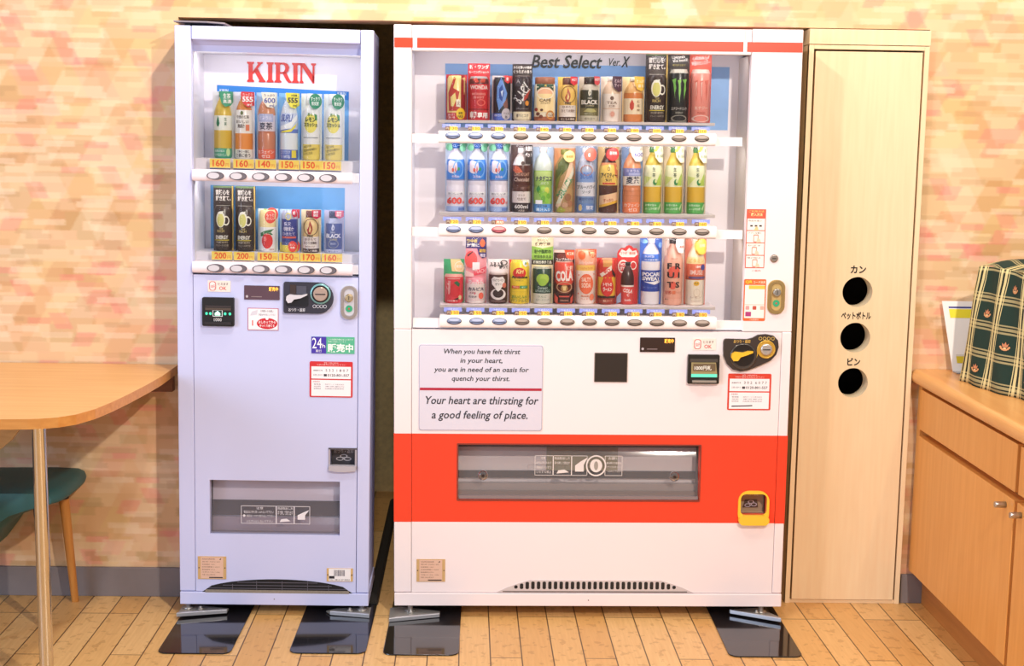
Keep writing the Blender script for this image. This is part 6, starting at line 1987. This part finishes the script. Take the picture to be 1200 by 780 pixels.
for ya, yb in ((-.85, -.035), (-1.70, -.872)):
    d = MB().box(-.006, .033, ya, yb, .600, .730, OAK).build('drawer', t, .002)
    for a, c in (((ya), (yb)),):
        dr = MB().box(-.006, .033, a, c, .122, .578, OAK).build('door', t, .002)
        b = MB()
        ky = a + .055 if ya > -.86 else c - .03
        b.lathe([(.0085, -.006), (.0085, -.034), (.0075, -.036)], KNOB, 0, ky, .552, 16, 'x')
        b.build('knob', dr)

TART = tartan_material()
# box-shaped thing hidden under a tartan cloth
A = Vector((1.440, -.050, .789))
dl = Vector((.222, -.975, 0)).normalized()
dw = Vector((.975, .222, 0)).normalized()
Lb, Wb, Hb = .52, .30, .352
t = thing('cloth_cover', 'dark green tartan cloth draped over a box on the sideboard', 'cloth', A)
NU, NV, NW = 40, 22, 14
b = MB()
me_uv = []


def cloth_pt(u, v):
    """u: metres round the hem from the far corner along the front; v: height fraction"""
    tl = .040 * v ** 1.6
    tw = .030 * v
    sag = .007 * math.sin(u * 21 + 1) * (1 - v) + .005 * math.sin(u * 47 + v * 5)
    if u >= 0:
        l = tl + (Lb - 2 * tl) * u / Lb
        base = dl * l + dw * (tw + sag)
    else:
        w_ = -u
        base = dl * (tl + sag + .015 * math.sin(v * 9) * (1 - v)) + dw * (tw + (Wb - 2 * tw) * w_ / Wb)
    z = Hb * v + (.010 * math.sin(u * 9 + .6) if v > .95 else 0)
    return base + Vector((0, 0, z))


V, UVS, FS = [], [], []
us = [-Wb + Wb * i / NW for i in range(NW)] + [Lb * i / NU for i in range(NU + 1)]
for v in range(NV + 1):
    for u in us:
        p = cloth_pt(u, v / NV)
        V.append(p)
        UVS.append((u, v / NV * Hb))
nu = len(us)
for v in range(NV):
    for i in range(nu - 1):
        FS.append((v * nu + i, v * nu + i + 1, (v + 1) * nu + i + 1, (v + 1) * nu + i))
# top, slightly domed with a soft edge
o0 = len(V)
NT_ = 14
for j in range(NT_ + 1):
    for i in range(NU + 1):
        f = j / NT_
        p0 = cloth_pt(Lb * i / NU, 1.0)
        p = p0 + dw * (f * (Wb - .06)) + Vector((0, 0, .016 * math.sin(PI * min(1, f * 2.5) / 2) + .006 * math.sin(i * .4)))
        V.append(p)
        UVS.append((Lb * i / NU, Hb + f * Wb))
for j in range(NT_):
    for i in range(NU):
        a = o0 + j * (NU + 1) + i
        FS.append((a, a + 1, a + NU + 2, a + NU + 1))
me = bpy.data.meshes.new('cloth')
me.from_pydata([tuple(p) for p in V], [], FS)
uvl = me.uv_layers.new(name='UVMap')
for lp in me.loops:
    uvl.data[lp.index].uv = UVS[lp.vertex_index]
me.materials.append(TART)
for p in me.polygons:
    p.use_smooth = True
o = bpy.data.objects.new('cloth', me)
col.objects.link(o)
o.parent = t
md = o.modifiers.new('thickness', 'SOLIDIFY')
md.thickness = .003
# woven crests
for u, v in ((.091, .635), (.091, .16), (.223, .875), (.223, .40), (.355, .635), (.355, .16)):
    b = MB()
    c = cloth_pt(u, v)
    du = (cloth_pt(u + .01, v) - c).normalized()
    dv = (cloth_pt(u, v + .03) - c).normalized()
    nn = du.cross(dv).normalized()
    if nn.x > 0:
        nn = -nn

    def q(a, h):
        return c + du * a + dv * h + nn * .0025
    for k in range(7):
        a = math.radians(205 + k * 130 / 6)
        x, z = .017 * math.cos(a), .014 * math.sin(a) + .002
        b.add([q(x + .0042 * math.cos(w), z + .0032 * math.sin(w)) for w in [2 * PI * i / 8 for i in range(8)]], [tuple(range(8))], 'd89a68')
    b.add([q(x, z) for x, z in ((-.009, -.004), (.009, -.004), (.012, .008), (.005, .003), (0, .012), (-.005, .003), (-.012, .008))], [tuple(range(7))], 'c8805a')
    b.add([q(x, z) for x, z in ((-.006, -.009), (.006, -.009), (.004, -.005), (-.004, -.005))], [(0, 1, 2, 3)], 'efcf9a')
    b.build('woven_crest', t)

# leaflet in a clear stand behind the cloth
t = thing('leaflet', 'white leaflet with a yellow and blue band, propped behind the tartan cloth', 'leaflet', (1.482, .105, .789))
b = MB()
lean = .030


def lp_(x, z, k=0.0):
    f = z / .225
    return (-.038 * f + x + .0, .01 + lean * f - k - (.02 * 0), z)


def quad(x0, x1, z0, z1, k, mat):
    b.add([lp_(x0, z0, k), lp_(x1, z0, k), lp_(x1, z1, k), lp_(x0, z1, k)], [(0, 1, 2, 3)], mat)


b.add([lp_(0, 0), lp_(.15, 0), lp_(.15, .225), lp_(0, .225), lp_(0, 0, -.003), lp_(.15, 0, -.003), lp_(.15, .225, -.003), lp_(0, .225, -.003)],
      [(0, 1, 2, 3), (7, 6, 5, 4), (0, 4, 5, 1), (2, 6, 7, 3), (0, 3, 7, 4), (1, 5, 6, 2)], 'f3f0ee')
quad(.018, .14, .203, .208, .0006, '3a3f8c')
quad(.018, .14, .172, .200, .0006, 'efe23c')
quad(.018, .06, .028, .050, .0006, 'd8c43a')
quad(.018, .14, .050, .056, .0006, 'd9d4cc')
b.build('sheet', t)
b = MB()
V_, F_ = glyphs('ご案内')
b.add([lp_(.075 + x * .08, .135 + z * .08, .0010) for x, z in V_], F_, '4a4a55')
b.build('lettering', t)
b = MB()
b.add([(0.0, .01, 0), (.15, .01, 0), (.15, -.03, 0), (0, -.03, 0), (0, .01, .003), (.15, .01, .003), (.15, -.03, .003), (0, -.03, .003)],
      [(0, 1, 2, 3), (4, 7, 6, 5), (0, 4, 5, 1), (2, 6, 7, 3), (0, 3, 7, 4), (1, 5, 6, 2)], glass('acrylic', (.93, .93, .95), .03, 1.5))
b.build('stand_foot', t)

# ------------------------------------------------------------------ table and chairs (left)
TOPW = wood_material('light_oak_top', 'e0a766', 'ebb87a', 'x', .5, .32)
EDGE = wood_material('oak_edge', 'c4813e', 'd4944c', 'x', .7, .4)
t = thing('table', 'light oak table with a curved corner and one chromed leg, at the left edge', 'table', (-1.5, .17, 0))
TX, TY, ZT = -1.5, .17, .774
crv = [(-1.008, .168), (-1.008, -.06), (-1.016, -.20), (-1.030, -.36), (-1.044, -.48), (-1.062, -.58), (-1.090, -.655), (-1.125, -.695), (-1.165, -.715),
       (-1.195, -.722), (-1.28, -.730), (-1.40, -.735), (-2.3, -.740), (-2.3, .168)]
pts = [(x - TX, y - TY) for x, y in reversed(crv)]
n = len(pts)
b = MB()
b.add([(x, y, ZT) for x, y in pts] + [(x, y, ZT - .003) for x, y in pts], [tuple(reversed(range(n)))] , TOPW)
b.add([(x, y, ZT - .027) for x, y in pts], [tuple(range(n))], EDGE)
b.add([(x, y, ZT) for x, y in pts] + [(x, y, ZT - .027) for x, y in pts], [(i, (i + 1) % n, (i + 1) % n + n, i + n) for i in range(n)], EDGE)
b.build('tabletop', t)
MB().box(-2.2 - TX, -1.022 - TX, .135 - TY, .172 - TY, .690, .746, wood_material('shaded_rail', '7a4a2c', '8a5834', 'x', .6, .5)).build('wall_rail', t)  # dark rail colour includes the shade at the table's right end
CHR = M('dcd6cc', .12, .95)
b = MB()
b.lathe([(.0175, 0), (.0185, .004), (.0185, .741), (.022, .7465)], CHR, -1.203 - TX, -.612 - TY, 0, 28)
b.build('leg', t)

t = thing('chair', 'teal upholstered chair with tapered wooden legs, tucked under the oak table', 'chair', (-1.55, .05, 0))
TEAL = M('2f5f60', .55, noise=.06, scale=60)
b = MB()
sec = [(-1.303, .402), (-1.309, .420), (-1.330, .430), (-1.40, .433), (-1.55, .431), (-1.80, .428), (-1.80, .20), (-1.62, .19), (-1.557, .214), (-1.50, .295), (-1.445, .340), (-1.38, .366), (-1.325, .384), (-1.307, .390)]
sec = [(x + 1.55, z) for x, z in sec]
NS = 12
P = []
for i in range(NS + 1):
    s = -1 + 2 * i / NS
    y = .0 + .175 * s
    k = 1 - .10 * abs(s) ** 4
    for x, z in sec:
        zz = .40 + (z - .40) * (1 - .25 * abs(s) ** 5)
        P.append((x * k if x > 0 else x, y - .02, zz))
m_ = len(sec)
b.add(P, [(i * m_ + j, i * m_ + (j + 1) % m_, (i + 1) * m_ + (j + 1) % m_, (i + 1) * m_ + j) for i in range(NS) for j in range(m_)], TEAL, True)
b.add(P[:m_], [tuple(reversed(range(m_)))], TEAL)
b.add(P[-m_:], [tuple(range(m_))], TEAL)
b.build('seat', t)
LEGW = wood_material('oak_leg', 'b9742f', 'c98a44', 'z', .8, .4)
for (ax, ay, bx_, by_) in ((.184, .035, .207, .06), (.176, -.17, .192, -.19), (-.19, .04, -.215, .065), (-.19, -.17, -.215, -.19)):
    b = MB()
    b.tube([(ax + (bx_ - ax) * .12, ay + (by_ - ay) * .12, .350), (bx_, by_, 0)], [.0165, .0115], LEGW)
    lg = b.build('leg', t)
    b = MB()
    b.tube([(ax, ay, .395), (ax + (bx_ - ax) * .12, ay + (by_ - ay) * .12, .349)], [.0165, .0168], M('1d1413', .4))
    b.build('leg_cap', lg)

t = thing('chair', 'black legged chair with a curved wooden back, at the far left under the oak table', 'chair', (-1.62, -.255, 0))
b = MB()
P = []
for i in range(13):
    s = i / 12
    x = -.22 + .477 * s
    zlow = float(np.interp(x, [-.22, -.10, .05, .12, .164, .215, .257], [.60, .548, .545, .553, .570, .610, .660]))
    ztop, yy = .722, .03 - .05 * (2 * s - 1) ** 2
    P += [(x, yy, zlow), (x, yy, ztop), (x, yy + .014, ztop), (x, yy + .014, zlow)]
b.add(P, [(4 * i + k, 4 * i + (k + 1) % 4, 4 * i + 4 + (k + 1) % 4, 4 * i + 4 + k) for i in range(12) for k in range(4)] + [(3, 2, 1, 0), (48, 49, 50, 51)], wood_material('ash_back', 'b98a45', 'c89a55', 'x', .8, .45))
b.build('backrest', t)
b = MB()
b.prism(rr(-.22, .08, .40, .425, .012), -.34, .05, M('4a4038', .6))
b.build('seat', t)
BLKM = M('2a1a16', .35)
for ax, bx_, y0, top in ((.168, .146, .012, .60), (-.19, -.20, .012, .60), (.07, .09, -.32, .41), (-.19, -.20, -.32, .41)):
    b = MB()
    b.tube([(ax, y0, top), (bx_, y0 - .005, 0)], [.0105, .0075], BLKM)
    b.build('leg', t)
